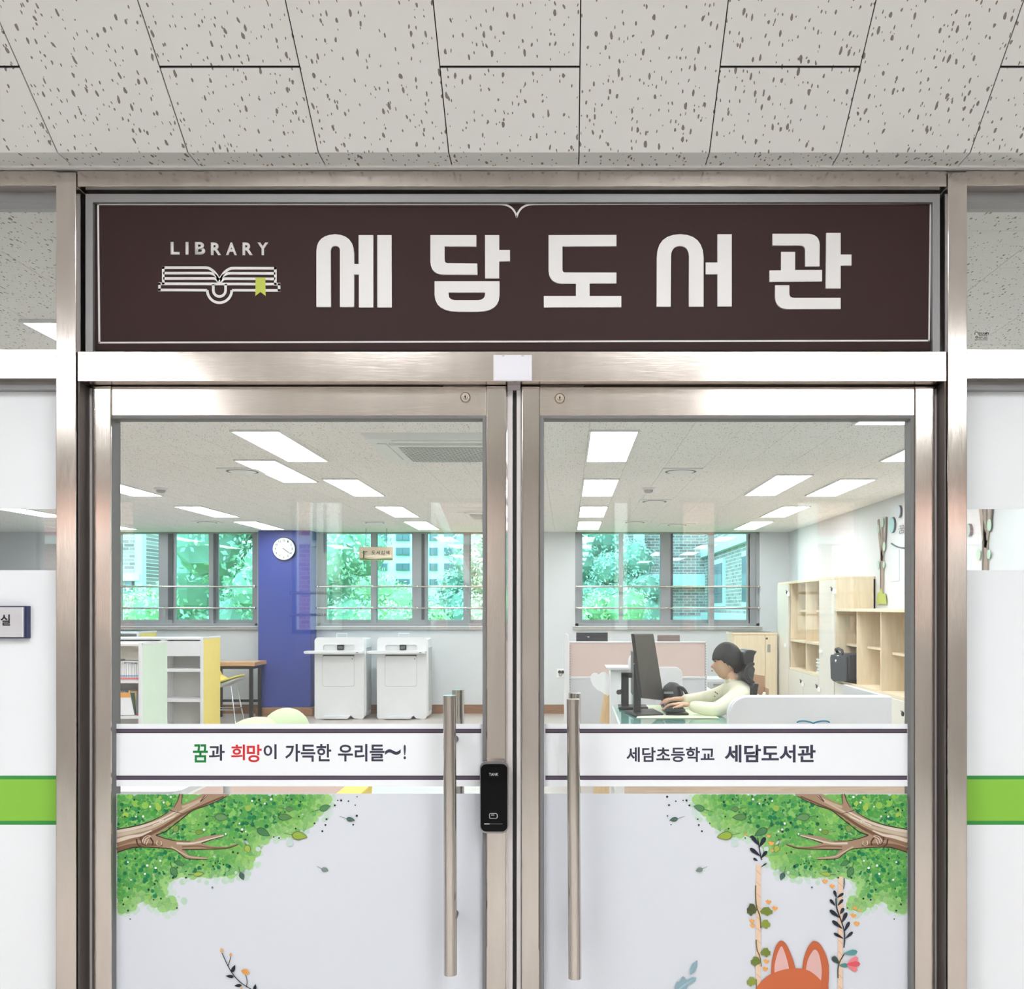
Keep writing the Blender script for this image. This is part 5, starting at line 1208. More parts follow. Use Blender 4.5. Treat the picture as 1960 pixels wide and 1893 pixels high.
# papers in tall unit
pp = thing('paper_stack', (2.85, 10.75, .765), 'stack of papers and booklets on the bottom shelf of the tall bookcase', 'papers')
rr = random.Random(9)
for i in range(9):
    z = .767 + i * .018; obj('booklet', MB().box(2.74 + rr.uniform(0, .02), 2.94 + rr.uniform(0, .03), 10.66 + rr.uniform(0, .03), 10.9 + rr.uniform(0, .03), z, z + .012), mat('paper_%d' % (i % 2), ((236, 238, 238), (196, 214, 212))[i % 2], .7), pp)
COL.objects.unlink(gp_) ; bpy.data.objects.remove(gp_)
# black shoulder bag on the lower bay
bg_ = thing('laptop_bag', (2.8, 9.62, .77), 'black laptop bag standing in the first bay of the open shelves', 'bag')
NYL = mat('black_nylon', (46, 48, 54), .6, bump=.2)
pr_ = [(9.30, .79), (9.86, .77), (9.93, .84), (9.95, 1.05), (9.9, 1.075), (9.86, 1.085), (9.30, 1.10)]
def Bz(py, Yq): return Z(py, Yq)
b0 = [(9.40, Bz(1304, 9.4)), (9.86, Bz(1304, 9.85)), (9.96, Bz(1299, 9.9)), (9.98, Bz(1258, 10.0)), (9.95, Bz(1252, 9.95)), (9.85, Bz(1249.5, 9.85)), (9.40, Bz(1250, 9.4))]
obj('bag_body', MB().prism(b0, 2.66, 2.80, 'x'), NYL, bg_, bevel=.02, smooth=50)
obj('bag_flap', MB().prism([(a_, min(b_, Bz(1256, 9.6)) if b_ > 1 else b_) for a_, b_ in b0], 2.645, 2.661, 'x'), NYL, bg_, bevel=.006)
hb = [(2.70, 9.86, Bz(1252, 9.85)), (2.66, 9.82, Bz(1243, 9.8)), (2.66, 9.72, Bz(1241.5, 9.7)), (2.66, 9.6, Bz(1245, 9.6)), (2.66, 9.56, Bz(1252, 9.6))]
obj('bag_handle', MB().tube(hb, .014, 8), NYL, bg_, smooth=50)
obj('bag_stud', MB().ball((2.643, 9.74, Bz(1265, 9.74)), .014, 10, 6).ball((2.643, 9.68, Bz(1255, 9.7)), (.01, .03, .006), 10, 6), CHROME, bg_, smooth=60)

# ---- wall stickers on the right wall
WG = mat('wall_print_white', (236, 240, 238), .6)
def on_wall(pts, x=XR): # (Y, z) outline
    return pts
def tree_sticker(Yc_, zb, zt, label, base=True):
    t = thing('wall_sticker', (XR, Yc_, zb), label, 'sticker'); s = (zt - zb)
    BK = mat('sticker_bark', (150, 134, 124), .6); BKD = mat('sticker_bark_dark', (96, 86, 78), .6); LF = mat('sticker_leaf', (176, 204, 184), .6)
    m = MB(); d = .012
    def st(l, w, w2):
        m.prism(ribbon(smoothline([(Yc_ + a, zb + b * s) for a, b in l], 4), w, w2), XR - d, XR - .002, 'x')
    st([(0, 0), (0.0, .35), (.0, .55)], .085, .10); st([(.0, .5), (.05, .7), (.09, .85), (.12, 1.0)], .07, .04); st([(-.0, .5), (-.0, .75), (.0, .99)], .06, .04); st([(0, .5), (-.08, .72), (-.11, .85), (-.13, 1.01)], .06, .04)
    obj('trunk_shape', m, BK, t)
    k_ = MB(); k_.prism(ribbon([(Yc_ + .03, zb), (Yc_ + .035, zb + .35 * s), (Yc_ + .02, zb + .55 * s)], .022), XR - d - .003, XR - d, 'x'); k_.prism(ribbon([(Yc_ - .1, zb + .62 * s), (Yc_ - .13, zb + .8 * s), (Yc_ - .145, zb + 1.0 * s)], .02), XR - d - .003, XR - d, 'x'); obj('bark_shading', k_, BKD, t)
    f_ = MB()
    for a, b, r in ((-.09, .66, .045), (.1, .45, .045), (-.03, .95, .05), (.1, .88, .045), (-.08, .44, .035)):
        f_.prism([(Yc_ + a + r * .8 * math.cos(6.283 * i / 10), zb + b * s + r * math.sin(6.283 * i / 10)) for i in range(10)], XR - d - .006, XR - d - .003, 'x')
    obj('leaf_shape', f_, LF, t)
    if base:
        g_ = MB(); g_.prism([(Yc_ + .14, zb - .02), (Yc_ + .12, zb + .09), (Yc_ + .05, zb + .10), (Yc_ + .0, zb + .14), (Yc_ - .04, zb + .08), (Yc_ - .13, zb + .08), (Yc_ - .16, zb - .02)], XR - d - .006, XR - d - .002, 'x'); obj('grass_shape', g_, mat('sticker_grass', (176, 190, 96), .6), t)
tree_sticker(9.77, 1.54, 2.36, 'brown tree wall sticker above the open shelves, right door view'); tree_sticker(7.36, 1.45, 2.42, 'brown tree wall sticker seen through the right side light', False)
for (yy, zz, r, c, lab) in ((9.45, Z(1005, 9.45), .075, (150, 196, 196), 'teal round sticker beside the brown tree sticker'), (9.26, Z(979, 9.24), .058, (196, 204, 214), 'pale grey round sticker, highest on the right wall'), (7.66, Z(1015, 7.66), .05, (170, 196, 186), 'small green leaf sticker at the edge of the right side light')):
    t = thing('wall_sticker', (XR, yy, zz), lab, 'sticker'); m = MB(); m.prism([(yy + r * math.cos(6.283 * i / 18), zz + r * math.sin(6.283 * i / 18)) for i in range(18)], XR - .022, XR - .001, 'x'); obj('disc', m, mat('sticker_%d' % int(r * 1000), c, .6), t)
    m = MB(); m.prism([(yy - .012 + r * math.cos(6.283 * i / 18), zz + r * math.sin(6.283 * i / 18)) for i in range(18)], XR - .02, XR - .002, 'x'); obj('disc_edge', m, mat('sticker_edge', (92, 98, 104), .6), t)
t = thing('wall_lettering', (XR, 9.2, Z(1012, 9.2)), 'grey lettering on the right wall cut off by the door stile', 'sign')
me = text_mesh('꿈', (0, 10, 0, 10), 10, BLACK)
xs = [v.co.x for v in me.vertices]; zs = [v.co.z for v in me.vertices]
for v in me.vertices: v.co = (XR - .012, 9.28 - (v.co.x - min(xs)) / (max(xs) - min(xs)) * .17, Z(1021, 9.2) + (v.co.z - min(zs)) / (max(zs) - min(zs)) * .075)
obj('lettering', me, mat('lettering_grey', (110, 118, 122), .5), t)
for (pa, pb, qa, qb, lab) in ((1708, 1722, 1053, 1112, 'left pale blue paper hung under the arc line on the right wall'), (1726, 1736, 1068, 1135, 'right pale blue paper hung lower on the right wall')):
    ya_, yb_ = XR * F / (pa - VX), XR * F / (pb - VX)
    t = thing('wall_paper_sheet', (XR, ya_, 2.0), lab, 'poster'); obj('sheet', MB().box(XR - .008, XR - .002, yb_, ya_, Z(qb, (ya_ + yb_) / 2), Z(qa, (ya_ + yb_) / 2)), mat('sheet_blue', (206, 216, 228), .6), t)
    obj('sheet_print', MB().box(XR - .010, XR - .008, yb_ + .02, ya_ - .04, Z(qb - 38, (ya_ + yb_) / 2), Z(qa + 10, (ya_ + yb_) / 2)), WHITE, t)
t = thing('wall_arc_sticker', (XR, 9.25, 2.1), 'thin dark curved line on the right wall above the papers', 'sticker')
m = MB(); m.prism(ribbon(smoothline([(9.5, Z(1040, 9.5)), (9.38, Z(1045, 9.38)), (9.25, Z(1048, 9.25)), (9.0, Z(1050, 9.0))], 5), .012), XR - .010, XR - .002, 'x'); obj('arc_line', m, mat('line_teal_grey', (70, 92, 96), .5), t)
# ================================================================== RECEPTION DESK, PERSON
GLT = glass('desk_glass', (.72, .86, .84), 1.6)
zd = .75
rd = thing('reception_counter', (1.15, 5.7, 0), 'white reception counter front with rounded corner and blue open book mark', 'counter')
a, b = X(1397, 5.6), X(1707, 5.6); zt = Z(1334, 5.6)
obj('counter_front', MB().prism([(a, .50), (b, .50), (b, zt - .0), ] + arc(a + .10, zt - .10, .10, 90, 180, 8) , 5.60, 5.63), WHITE, rd, bevel=.003)
obj('counter_edge', MB().prism([(a - .002, zd)] + [(p[0], p[1]) for p in arc(a + .10, zt - .10, .102, 180, 90, 8)] + [(b, zt + .002), (b, zt - .02)] + arc(a + .10, zt - .10, .075, 90, 180, 8) + [(a + .025, zd)], 5.63, 5.70), WHITE, rd)
obj('counter_side', MB().box(b - .03, b, 5.63, 6.5, .0, zt), WHITE, rd)
WDL = wood_mat('light_wood_front', (224, 200, 178), (208, 184, 160), .5, 0)
obj('lower_panel', MB().box(.325, b + .1, 5.56, 5.60, .04, .52), WDL, rd); obj('upper_panel', MB().box(.325, b, 5.60, 5.62, .5, zd - .02), WHITE, rd)
obj('plinth', MB().box(.34, b, 5.60, 5.66, 0, .08), MATS['light_wood_front'], rd)
TEALP = mat('teal_print', (36, 128, 160), .4); lg = MB(); Yl = 5.6
pxprism(lg, ribbon(smoothline([(1525, 1383), (1530, 1380.5), (1540, 1380), (1552, 1382.5), (1556.5, 1384.5), (1561, 1382.5), (1573, 1380), (1583, 1380.5), (1588, 1383)], 4), 2.6), Yl, 5.597, 5.5999); obj('book_mark', lg, TEALP, rd)
# desk top with glass and mat
dk = thing('office_desk', (.85, 6.6, 0), 'white office desk with a glass sheet behind the reception counter', 'desk')
obj('desk_top', MB().prism([(.325, 5.64), (1.80, 5.64), (1.80, 6.1), (1.16, 6.15), (1.07, 6.35), (1.05, 7.55), (.34, 7.55)], zd - .03, zd - .008, 'z'), mat('desk_top_pale', (214, 224, 222), .3), dk)
obj('desk_glass', MB().prism([(.335, 5.66), (1.78, 5.66), (1.78, 6.08), (1.15, 6.13), (1.06, 6.33), (1.04, 7.5), (.35, 7.5)], zd - .007, zd - .001, 'z'), GLT, dk)
for x, y in ((.4, 5.75), (.4, 7.45), (1.0, 7.45), (1.7, 5.8)): obj('leg', MB().box(x - .025, x + .025, y - .025, y + .025, 0, zd - .03), WHITE, dk)
obj('modesty_panel', MB().box(.335, .35, 5.75, 7.45, .2, zd - .03), WHITE, dk)
dm = thing('desk_mat', (.8, 7.0, zd), 'pale green desk mat under the monitors and keyboard', 'mat')
obj('mat_sheet', MB().prism([(X(1218, 6.6), 6.6), (X(1376, 6.6), 6.6), (X(1357, 7.0), 7.05), (X(1357, 7.0), 7.45), (X(1235, 7.45), 7.45)], zd, zd + .004, 'z'), mat('mat_green', (222, 236, 204), .6), dm)

# monitors
def monitor(nm, loc, parts, label):
    t = thing(nm, loc, label, 'monitor')
    for n_, mb, m, kw in parts: obj(n_, mb, m, t, **kw)
    return t
def slab(p, q, z0, z1, th):   # upright slab between plan points p and q, thickness th
    d = Vector((q[0] - p[0], q[1] - p[1])).normalized(); n = Vector((-d.y, d.x)) * th / 2
    return [(p[0] + n.x, p[1] + n.y), (q[0] + n.x, q[1] + n.y), (q[0] - n.x, q[1] - n.y), (p[0] - n.x, p[1] - n.y)]
# front monitor: screen turned towards the sitter, seen from behind at a steep angle
pa = (X(1215, 6.75), 6.75); pb_ = (X(1272, 7.35), 7.35)
MBK = mat('monitor_black', (40, 42, 46), .4)
zt_, zb_ = Z(1214, 7.0), Z(1345, 7.0)
def quadslab(A, B, th):  # A/B: (x, y, ztop, zbottom)
    mb = MB(); d = Vector((B[0] - A[0], B[1] - A[1])).normalized(); n = Vector((-d.y, d.x)) * th / 2; vs = []
    for s in (1, -1):
        for P_ in (A, B):
            vs += [(P_[0] + n.x * s, P_[1] + n.y * s, P_[3]), (P_[0] + n.x * s, P_[1] + n.y * s, P_[2])]
    return mb.add(vs, [(0, 2, 3, 1), (4, 5, 7, 6), (0, 1, 5, 4), (2, 6, 7, 3), (1, 3, 7, 5), (0, 4, 6, 2)])
m1 = thing('monitor', (.6, 6.95, zd), 'large black monitor turned side-on, nearest on the desk', 'monitor')
# slightly tilted back: bottom edge farther right than the top edge
def skewslab():
    A_t = (X(1213.5, 6.7), 6.7, Z(1213, 6.7)); B_t = (X(1251, 7.25), 7.25, Z(1213, 7.25)); A_b = (X(1229, 6.75), 6.75, Z(1336, 6.75)); B_b = (X(1272, 7.3), 7.3, Z(1341, 7.3))
    n = Vector((.018, -.012, 0)); vs = []
    for s in (0, 1):
        for P_ in (A_b, B_b, B_t, A_t): vs.append(tuple(Vector(P_) + n * s * -1.2))
    return MB().add(vs, [(0, 1, 2, 3), (7, 6, 5, 4), (0, 4, 5, 1), (1, 5, 6, 2), (2, 6, 7, 3), (3, 7, 4, 0)])
obj('monitor_panel', skewslab(), MBK, m1, bevel=.006)
xs_, ys_ = X(1219, 6.85), 6.85
obj('monitor_stand', MB().box(xs_ - .024, xs_ + .026, ys_ - .03, ys_ + .03, zd + .012, Z(1270, 6.85)), MBK, m1, bevel=.006)
obj('stand_arm', MB().tube([(xs_, ys_, Z(1274, 6.85)), (X(1225, 6.85), 6.86, Z(1272, 6.85))], .014, 10), CHROME, m1, smooth=50)
obj('stand_base', MB().prism([(X(1196, 6.95), 6.98), (X(1218, 6.7), 6.7), (X(1270, 6.75), 6.75), (X(1250, 7.1), 7.1)], zd + .004, zd + .016, 'z'), MBK, m1, bevel=.003)
m2 = thing('monitor', (.45, 7.25, zd), 'smaller black monitor behind the large one, left of it', 'monitor')
obj('monitor_stand', MB().box(X(1189, 7.3), X(1203, 7.3), 7.27, 7.33, zd + .012, Z(1287, 7.3)).box(X(1189, 7.3), X(1215, 7.3), 7.27, 7.33, Z(1297, 7.3), Z(1287, 7.3)), MBK, m2, bevel=.004)
obj('monitor_panel', MB().box(X(1209, 7.35), X(1213, 7.35), 7.15, 7.45, Z(1328, 7.35), Z(1246, 7.35)), MBK, m2, bevel=.003)
obj('stand_base', MB().box(X(1184, 7.3), X(1238, 7.3), 7.18, 7.4, zd + .004, zd + .016), MBK, m2, bevel=.003)
obj('stand_knob', MB().cyl((X(1184, 7.2), 7.2, Z(1325, 7.2)), (X(1190, 7.2), 7.25, Z(1325, 7.2)), .018, n=10), MBK, m2)
# screens seen over the pink partition
for (p0, p1, q0, lab, c) in ((1103, 1163.5, 1210.5, 'black monitor top showing over the left of the pink screen', (44, 46, 52)), (1258.5, 1301.5, 1215.5, 'brownish monitor top showing over the right of the pink screen', (124, 108, 104))):
    t = thing('monitor', (X((p0 + p1) / 2, 8.9), 8.9, .75), lab, 'monitor'); m_ = mat('screen_back_%d' % p0, c, .4)
    obj('monitor_panel', MB().box(X(p0, 8.9), X(p1, 8.9), 8.9, 8.93, .86, Z(q0, 8.9)), m_, t, bevel=.004)
    obj('maker_badge', MB().box(X((p0 + p1) / 2 - 9, 8.9), X((p0 + p1) / 2 - 5, 8.9), 8.897, 8.9, Z(q0 + 9.5, 8.9), Z(q0 + 7.5, 8.9)), CHROME if p0 == 1103 else m_, t)
    obj('monitor_stand', MB().box(X((p0 + p1) / 2, 8.9) - .03, X((p0 + p1) / 2, 8.9) + .03, 8.93, 8.98, .76, .95).box(X((p0 + p1) / 2, 8.9) - .1, X((p0 + p1) / 2, 8.9) + .1, 8.9, 9.05, .75, .762), m_, t)
dk2 = thing('office_desk', (.6, 8.95, 0), 'white desk hidden behind the pink office screen', 'desk')
obj('desk_top', MB().box(.02, 1.3, 8.5, 9.2, .72, .749), WHITE, dk2)
for x, y in ((.06, 8.55), (1.25, 8.55), (.06, 9.15), (1.25, 9.15)): obj('leg', MB().box(x - .02, x + .02, y - .02, y + .02, 0, .72), WHITE, dk2)
# keyboard and black bag
kb = thing('keyboard', (.8, 6.9, zd), 'black keyboard on a riser under the hands', 'keyboard')
obj('keyboard_tray', MB().box(X(1272, 6.85), X(1315, 6.85), 6.75, 7.05, zd + .005, zd + .018), BLACK, kb, bevel=.003)
obj('keyboard_deck', MB().box(X(1271, 6.85), X(1308, 6.85), 6.73, 7.08, zd + .03, zd + .048), MBK, kb, bevel=.004)
kk = MB()
for i in range(5):
    for j in range(13): x = X(1273.5, 6.85) + i * .024; y = 6.75 + j * .024; kk.box(x, x + .018, y, y + .019, zd + .048, zd + .056)
obj('key_caps', kk, mat('key_grey', (70, 72, 76), .5), kb, kind='stuff')
obj('riser_post', MB().box(X(1275, 6.85), X(1280, 6.85), 6.8, 7.0, zd + .018, zd + .03), BLACK, kb)
hbag = thing('handbag', (.82, 7.35, zd), 'soft black bag lying on the desk behind the keyboard', 'bag')
obj('bag_body', MB().ball((X(1287, 7.35), 7.35, zd + .075), (.085, .08, .11), 18, 12, jit=.04), NYL, hbag, smooth=70)
obj('bag_strap', MB().tube(smoothline([(X(1296, 7.3), 7.3, Z(1316, 7.3)), (X(1304, 7.3), 7.3, Z(1316, 7.3)), (X(1311, 7.3), 7.3, Z(1322, 7.3)), (X(1316, 7.3), 7.3, Z(1332, 7.3))], 4), .012, 8), NYL, hbag, smooth=60)
obj('bag_strap', MB().tube(smoothline([(X(1300, 7.28), 7.28, Z(1318, 7.3)), (X(1304, 7.28), 7.28, Z(1326, 7.3)), (X(1305, 7.28), 7.28, Z(1338, 7.3))], 4), .007, 8), NYL, hbag, smooth=60)
obj('zip_strip', MB().box(X(1271, 7.26), X(1289, 7.26), 7.262, 7.27, Z(1328, 7.26), Z(1324, 7.26)), ALU, hbag)
# white chair beyond the desk
wc = thing('visitor_chair', (.82, 7.95, 0), 'white rounded chair back between the black monitor and pink screen', 'chair')
obj('backrest', MB().prism([(X(1255, 7.9), .55), (X(1306, 7.9), .55)] + arc(X(1306, 7.9) - .06, Z(1277, 7.9) - .06, .06, 0, 90, 6) + [(X(1255, 7.9), Z(1277, 7.9))], 7.9, 7.93), WHITE, wc, bevel=.006)
obj('seat', MB().prism(rrect(.62, 1.0, 7.94, 8.3, .05, 4), .42, .46, 'z'), WHITE, wc, bevel=.006)
for x, y in ((.66, 7.96), (.96, 7.96), (.66, 8.27), (.96, 8.27)): obj('leg', MB().cyl((x, y, 0), (x, y, .42), .014, n=10), CHROME, wc)
obj('back_post', MB().box(.68, .70, 7.915, 7.94, .42, .6).box(.92, .94, 7.915, 7.94, .42, .6), CHROME, wc)
# small round white fan-like lamp head + paper cup stack by the stand = white tray table and cloud easel
ce = thing('cloud_easel', (X(1150, 7.8), 7.8, 0), 'white cloud shaped board on a pale wooden easel', 'sign board')
cl = MB(); Yq = 7.75
cloud = []
for cx_, cy_, r_, a0, a1 in ((1140, 1298, 9, 200, 300), (1152, 1295, 9, 230, 330), (1165, 1300, 10, 250, 360)): pass
cpts = smoothline([(1131, 1303), (1131, 1295), (1136, 1289), (1142, 1289), (1146, 1292), (1151, 1288), (1158, 1287), (1164, 1290), (1172, 1288), (1182, 1292), (1188, 1302), (1186, 1318), (1176, 1330), (1166, 1330), (1160, 1334), (1154, 1326), (1143, 1320), (1135, 1312)], 4)
pxprism(cl, cpts, Yq, Yq, Yq + .02); obj('cloud_board', cl, mat('cloud_white', (244, 246, 248), .5), ce)
w1 = MB(); pxprism(w1, [(1156, 1328), (1162, 1330), (1155, 1383), (1147, 1383)], Yq, Yq - .02, Yq); pxprism(w1, [(1162, 1318), (1171, 1318), (1172, 1383), (1150, 1383), (1158, 1345)], Yq, Yq + .03, Yq + .05)
obj('easel_leg', w1, wood_mat('easel_wood', (228, 202, 160), (214, 184, 140), .5, 2), ce)
w2 = MB(); pxprism(w2, [(1155, 1383), (1172, 1383), (1176, 1560), (1130, 1560)], Yq, Yq + .03, Yq + .05); obj('easel_leg', w2, MATS['easel_wood'], ce)
me = text_mesh('세담', (1168, 1176, 1320, 1342), Yq - .003, mat('cloud_blue_ink', (40, 130, 176), .5), .0006, .02) if False else None
bs_ = PX(Yq - .002, .0002)
for a_, b_ in (((1169, 1322), (1172, 1324)), ((1170, 1326), (1173, 1329)), ((1169, 1331), (1172, 1336)), ((1171, 1338), (1173, 1345)), ((1168, 1347), (1172, 1350))): bs_.stroke([a_, b_], 2, (40, 130, 176))
obj('blue_mark', bs_, PRINT, ce)
wt2 = thing('book_return_box', (X(1188, 7.6), 7.6, 0), 'white box with a flat lid behind the black monitors', 'box')
obj('box_body', MB().box(X(1168, 7.62), X(1216, 7.62), 7.62, 7.85, 0, Z(1282, 7.6)), mat('box_white', (240, 243, 245), .4), wt2, bevel=.004)
obj('box_lid', MB().prism([(X(1160, 7.6), Z(1277, 7.6)), (X(1214, 7.6), Z(1277, 7.6)), (X(1214, 7.6), Z(1282, 7.6)), (X(1164, 7.6), Z(1282, 7.6))], 7.58, 7.9), WHITE, wt2, bevel=.002)
fan = thing('desk_fan', (X(1208, 7.5), 7.5, 0), 'round white disc shape peeking out behind the large monitor', 'fan')
obj('fan_head', MB().ball((X(1211, 7.5), 7.5, Z(1269, 7.5)), (.035, .06, .068), 20, 12), mat('fan_white', (226, 228, 230), .5), fan, smooth=70)
obj('fan_stem', MB().cyl((X(1210, 7.5), 7.5, Z(1284, 7.5)), (X(1210, 7.5), 7.5, zd), .012, n=10), WHITE, fan)

# ---- person at the desk (faces the monitors, towards -x)
SKIN = mat('skin', (216, 172, 144), .55, var=.05); SWT = mat('cream_sweatshirt', (232, 228, 206), .85, var=.05, nscale=5, bump=.5, bscale=18); TRS = mat('dark_trousers', (60, 60, 66), .8); SHOE = mat('dark_shoe', (40, 40, 42), .6)
HAIR = mat('black_hair', (20, 18, 20), .6, bump=.6, bscale=90, stretch=(1, 1, .25))
def skin(name, verts, edges, radii, sub=2):
    me = bpy.data.meshes.new(name); me.from_pydata(verts, edges, []); o = bpy.data.objects.new(name, me); COL.objects.link(o)
    m = o.modifiers.new('s', 'SKIN'); m.branch_smoothing = .6; m.use_smooth_shade = True
    for i, r in enumerate(radii):
        r = r if hasattr(r, '__len__') else (r, r); me.skin_vertices[0].data[i].radius = r
    me.skin_vertices[0].data[0].use_root = True
    s = o.modifiers.new('u', 'SUBSURF'); s.levels = sub; s.render_levels = sub
    dg = bpy.context.evaluated_depsgraph_get(); dg.update(); r = bpy.data.meshes.new_from_object(o.evaluated_get(dg))
    COL.objects.unlink(o); bpy.data.objects.remove(o); return r
Pw = lambda px, py, Y: (X(px, Y), Y, Z(py, Y))
V = [(1.30, 7.0, .56), (1.29, 7.0, .70), (1.245, 7.0, .82), (1.205, 7.0, .915), (1.178, 7.0, .965), (1.150, 7.0, 1.03), (1.13, 7.0, 1.06)]
R = [(.15, .15), (.135, .145), (.135, .15), (.12, .155), (.075, .08), (.052, .052), (.050, .050)]
E = [(0, 1), (1, 2), (2, 3), (3, 4), (4, 5), (5, 6)]
def chain(start, pts):
    p = start
    for (v, r) in pts:
        V.append(v); R.append(r); E.append((p, len(V) - 1)); p = len(V) - 1
    return p
nw = chain(3, [((1.205, 6.83, .90), .084), (Pw(1398, 1345, 6.78), .066), (Pw(1368, 1360, 6.74), .056), (Pw(1338, 1354, 6.76), .047), (Pw(1317, 1350, 6.80), .036)])
fw = chain(3, [((1.19, 7.17, .90), .082), (Pw(1372, 1332, 7.24), .060), (Pw(1345, 1336, 7.26), .050), (Pw(1322, 1338, 7.2), .042), (Pw(1306, 1338, 7.16), .034)])
chain(0, [((1.22, 6.90, .54), .092), ((.90, 6.88, .53), .070), ((.88, 6.88, .30), .052), ((.90, 6.88, .09), .040), ((.80, 6.87, .04), .036), ((.72, 6.87, .03), .026)])
chain(0, [((1.22, 7.10, .54), .092), ((.90, 7.12, .53), .070), ((.88, 7.12, .30), .052), ((.90, 7.12, .09), .040), ((.80, 7.13, .04), .036), ((.72, 7.13, .03), .026)])
body = skin('body', V, E, R)
bm = bmesh.new(); bm.from_mesh(body)
for f in bm.faces:
    c = f.calc_center_median()
    f.material_index = 0
    if c.z < .60: f.material_index = 2
    if c.z < .10: f.material_index = 3
    if c.z > .985 and c.x < 1.19: f.material_index = 1
# hands
def hand_mesh(wr, fwd, side_, curl, s=1.0):
    wr = Vector(wr); fwd = Vector(fwd).normalized(); side_ = Vector(side_).normalized(); up = Vector((0, 0, 1))
    def P_(a, b, c): return tuple(wr + fwd * a * s + side_ * b * s + up * c * s)
    Vv = [P_(-.03, 0, 0), P_(.01, 0, .002), P_(.045, 0, .008), P_(.075, 0, .008)]; Rr = [(.026, .020), (.030, .018), (.036, .016), (.036, .014)]; Ee = [(0, 1), (1, 2), (2, 3)]
    ms = [skin('palm', Vv, Ee, [tuple(x * s for x in r) for r in Rr])]
    for b, L in ((-.030, .060), (-.010, .072), (.010, .068), (.029, .052)):
        v = [P_(.055, b * .8, .008), P_(.085, b, .010), P_(.085 + L * .45, b * 1.05, .010 - curl * .3), P_(.085 + L * .8, b * 1.05, .002 - curl), P_(.085 + L, b * 1.05, -.008 - curl * 1.2)]
        ms.append(skin('finger', v, [(0, 1), (1, 2), (2, 3), (3, 4)], [.0095 * s, .0092 * s, .0085 * s, .0078 * s, .0065 * s]))
    v = [P_(.015, -.024, .0), P_(.040, -.048, -.004), P_(.066, -.060, -.010), P_(.088, -.062, -.016)]
    ms.append(skin('thumb', v, [(0, 1), (1, 2), (2, 3)], [.013 * s, .0115 * s, .0095 * s, .0075 * s]))
    return ms
hm = hand_mesh(Pw(1312, 1349, 6.80), (-1, .25, -.10), (.25, 1, 0), .012) + hand_mesh(Pw(1303, 1338, 7.15), (-1, -.25, -.12), (.25, -1, 0), .012)
for me in hm:
    n0 = len(bm.faces); bm.from_mesh(me); bm.faces.ensure_lookup_table()
    for f in bm.faces[n0:]: f.material_index = 1
# head: sculpted ellipsoid with jaw, nose, brow, ear
hc_ = Vector((X(1391, 7.0), 7.0, Z(1266, 7.0)))
hd = MB(); hd.ball((0, 0, 0), 1, 40, 28)
hv = []
for v in hd.v:
    x, y, z = v   # -x is forward
    X_, Y_, Z_ = x * .098, y * .076, z * .125
    if z < -.1:       # jaw: narrower and forward
        k = min(1, (-.1 - z) / .9); Y_ *= 1 - .32 * k; X_ = X_ * (1 - .28 * k) - .022 * k
    if x > .3 and z < 0: X_ *= 1 - .12 * min(1, -z * 1.4)
    if x < -.5:
        X_ += .010 * math.exp(-((z - .02) / .13) ** 2) * (1 - abs(y))     # eye hollow
        X_ -= .024 * math.exp(-((z + .20) / .13) ** 2) * math.exp(-(y / .16) ** 2)   # nose
        X_ -= .007 * math.exp(-((z + .50) / .08) ** 2) * math.exp(-(y / .3) ** 2)    # lips
        X_ -= .006 * math.exp(-((z + .85) / .12) ** 2)                                # chin
    hv.append((X_, Y_, Z_))
n0 = len(bm.faces); tmp = bpy.data.meshes.new('t'); rot = Matrix.Rotation(math.radians(-6), 3, 'Y')
tmp.from_pydata([tuple(hc_ + rot @ Vector(v)) for v in hv], [], hd.f); bm.from_mesh(tmp); bm.faces.ensure_lookup_table()
for f in bm.faces[n0:]: f.material_index = 1
# ears
for s in (-1, 1):
    e_ = MB(); e_.ball((hc_.x + .012, hc_.y + s * .074, hc_.z - .012), (.017, .010, .031), 14, 9); n0 = len(bm.faces); t2 = bpy.data.meshes.new('t'); t2.from_pydata(e_.v, [], e_.f); bm.from_mesh(t2); bm.faces.ensure_lookup_table()
    for f in bm.faces[n0:]: f.material_index = 1
for f in bm.faces: f.smooth = True
bmesh.ops.recalc_face_normals(bm, faces=bm.faces)
bme = bpy.data.meshes.new('person'); bm.to_mesh(bme); bm.free()
for m_ in (SWT, SKIN, TRS, SHOE): bme.materials.append(m_)
ps = bpy.data.objects.new('person', bme); COL.objects.link(ps); tag(ps, 'person with short black hair in a cream sweatshirt typing at the desk', 'person'); WLOC[ps.name] = (0, 0, 0)
# hair cap: helmet of short hair over the cranium
hr = MB(); hr.ball((0, 0, 0), 1, 120, 80); hv = []; keepf = []
for v in hr.v:
    x, y, z = v; n_ = math.sin(y * 40 + x * 23) * .0012
    hv.append((x * (.107 + n_) + .006, y * .087, z * .128 + .010))
for f in hr.f:
    c = [sum(hr.v[i][k] for i in f) / len(f) for k in range(3)]
    lim = .10 - .62 * max(0, min(1, (c[0] + .55) / .95)) ** .8 - (.22 if c[0] > .3 else 0) + .03 * math.sin(c[0] * 31 + c[1] * 17)
    if c[2] > lim: keepf.append(f)
tmp = bpy.data.meshes.new('hair'); tmp.from_pydata([tuple(hc_ + rot @ Vector(v)) for v in hv], [], keepf)
bm = bmesh.new(); bm.from_mesh(tmp); bmesh.ops.delete(bm, geom=[v for v in bm.verts if not v.link_faces], context='VERTS'); bmesh.ops.recalc_face_normals(bm, faces=bm.faces)
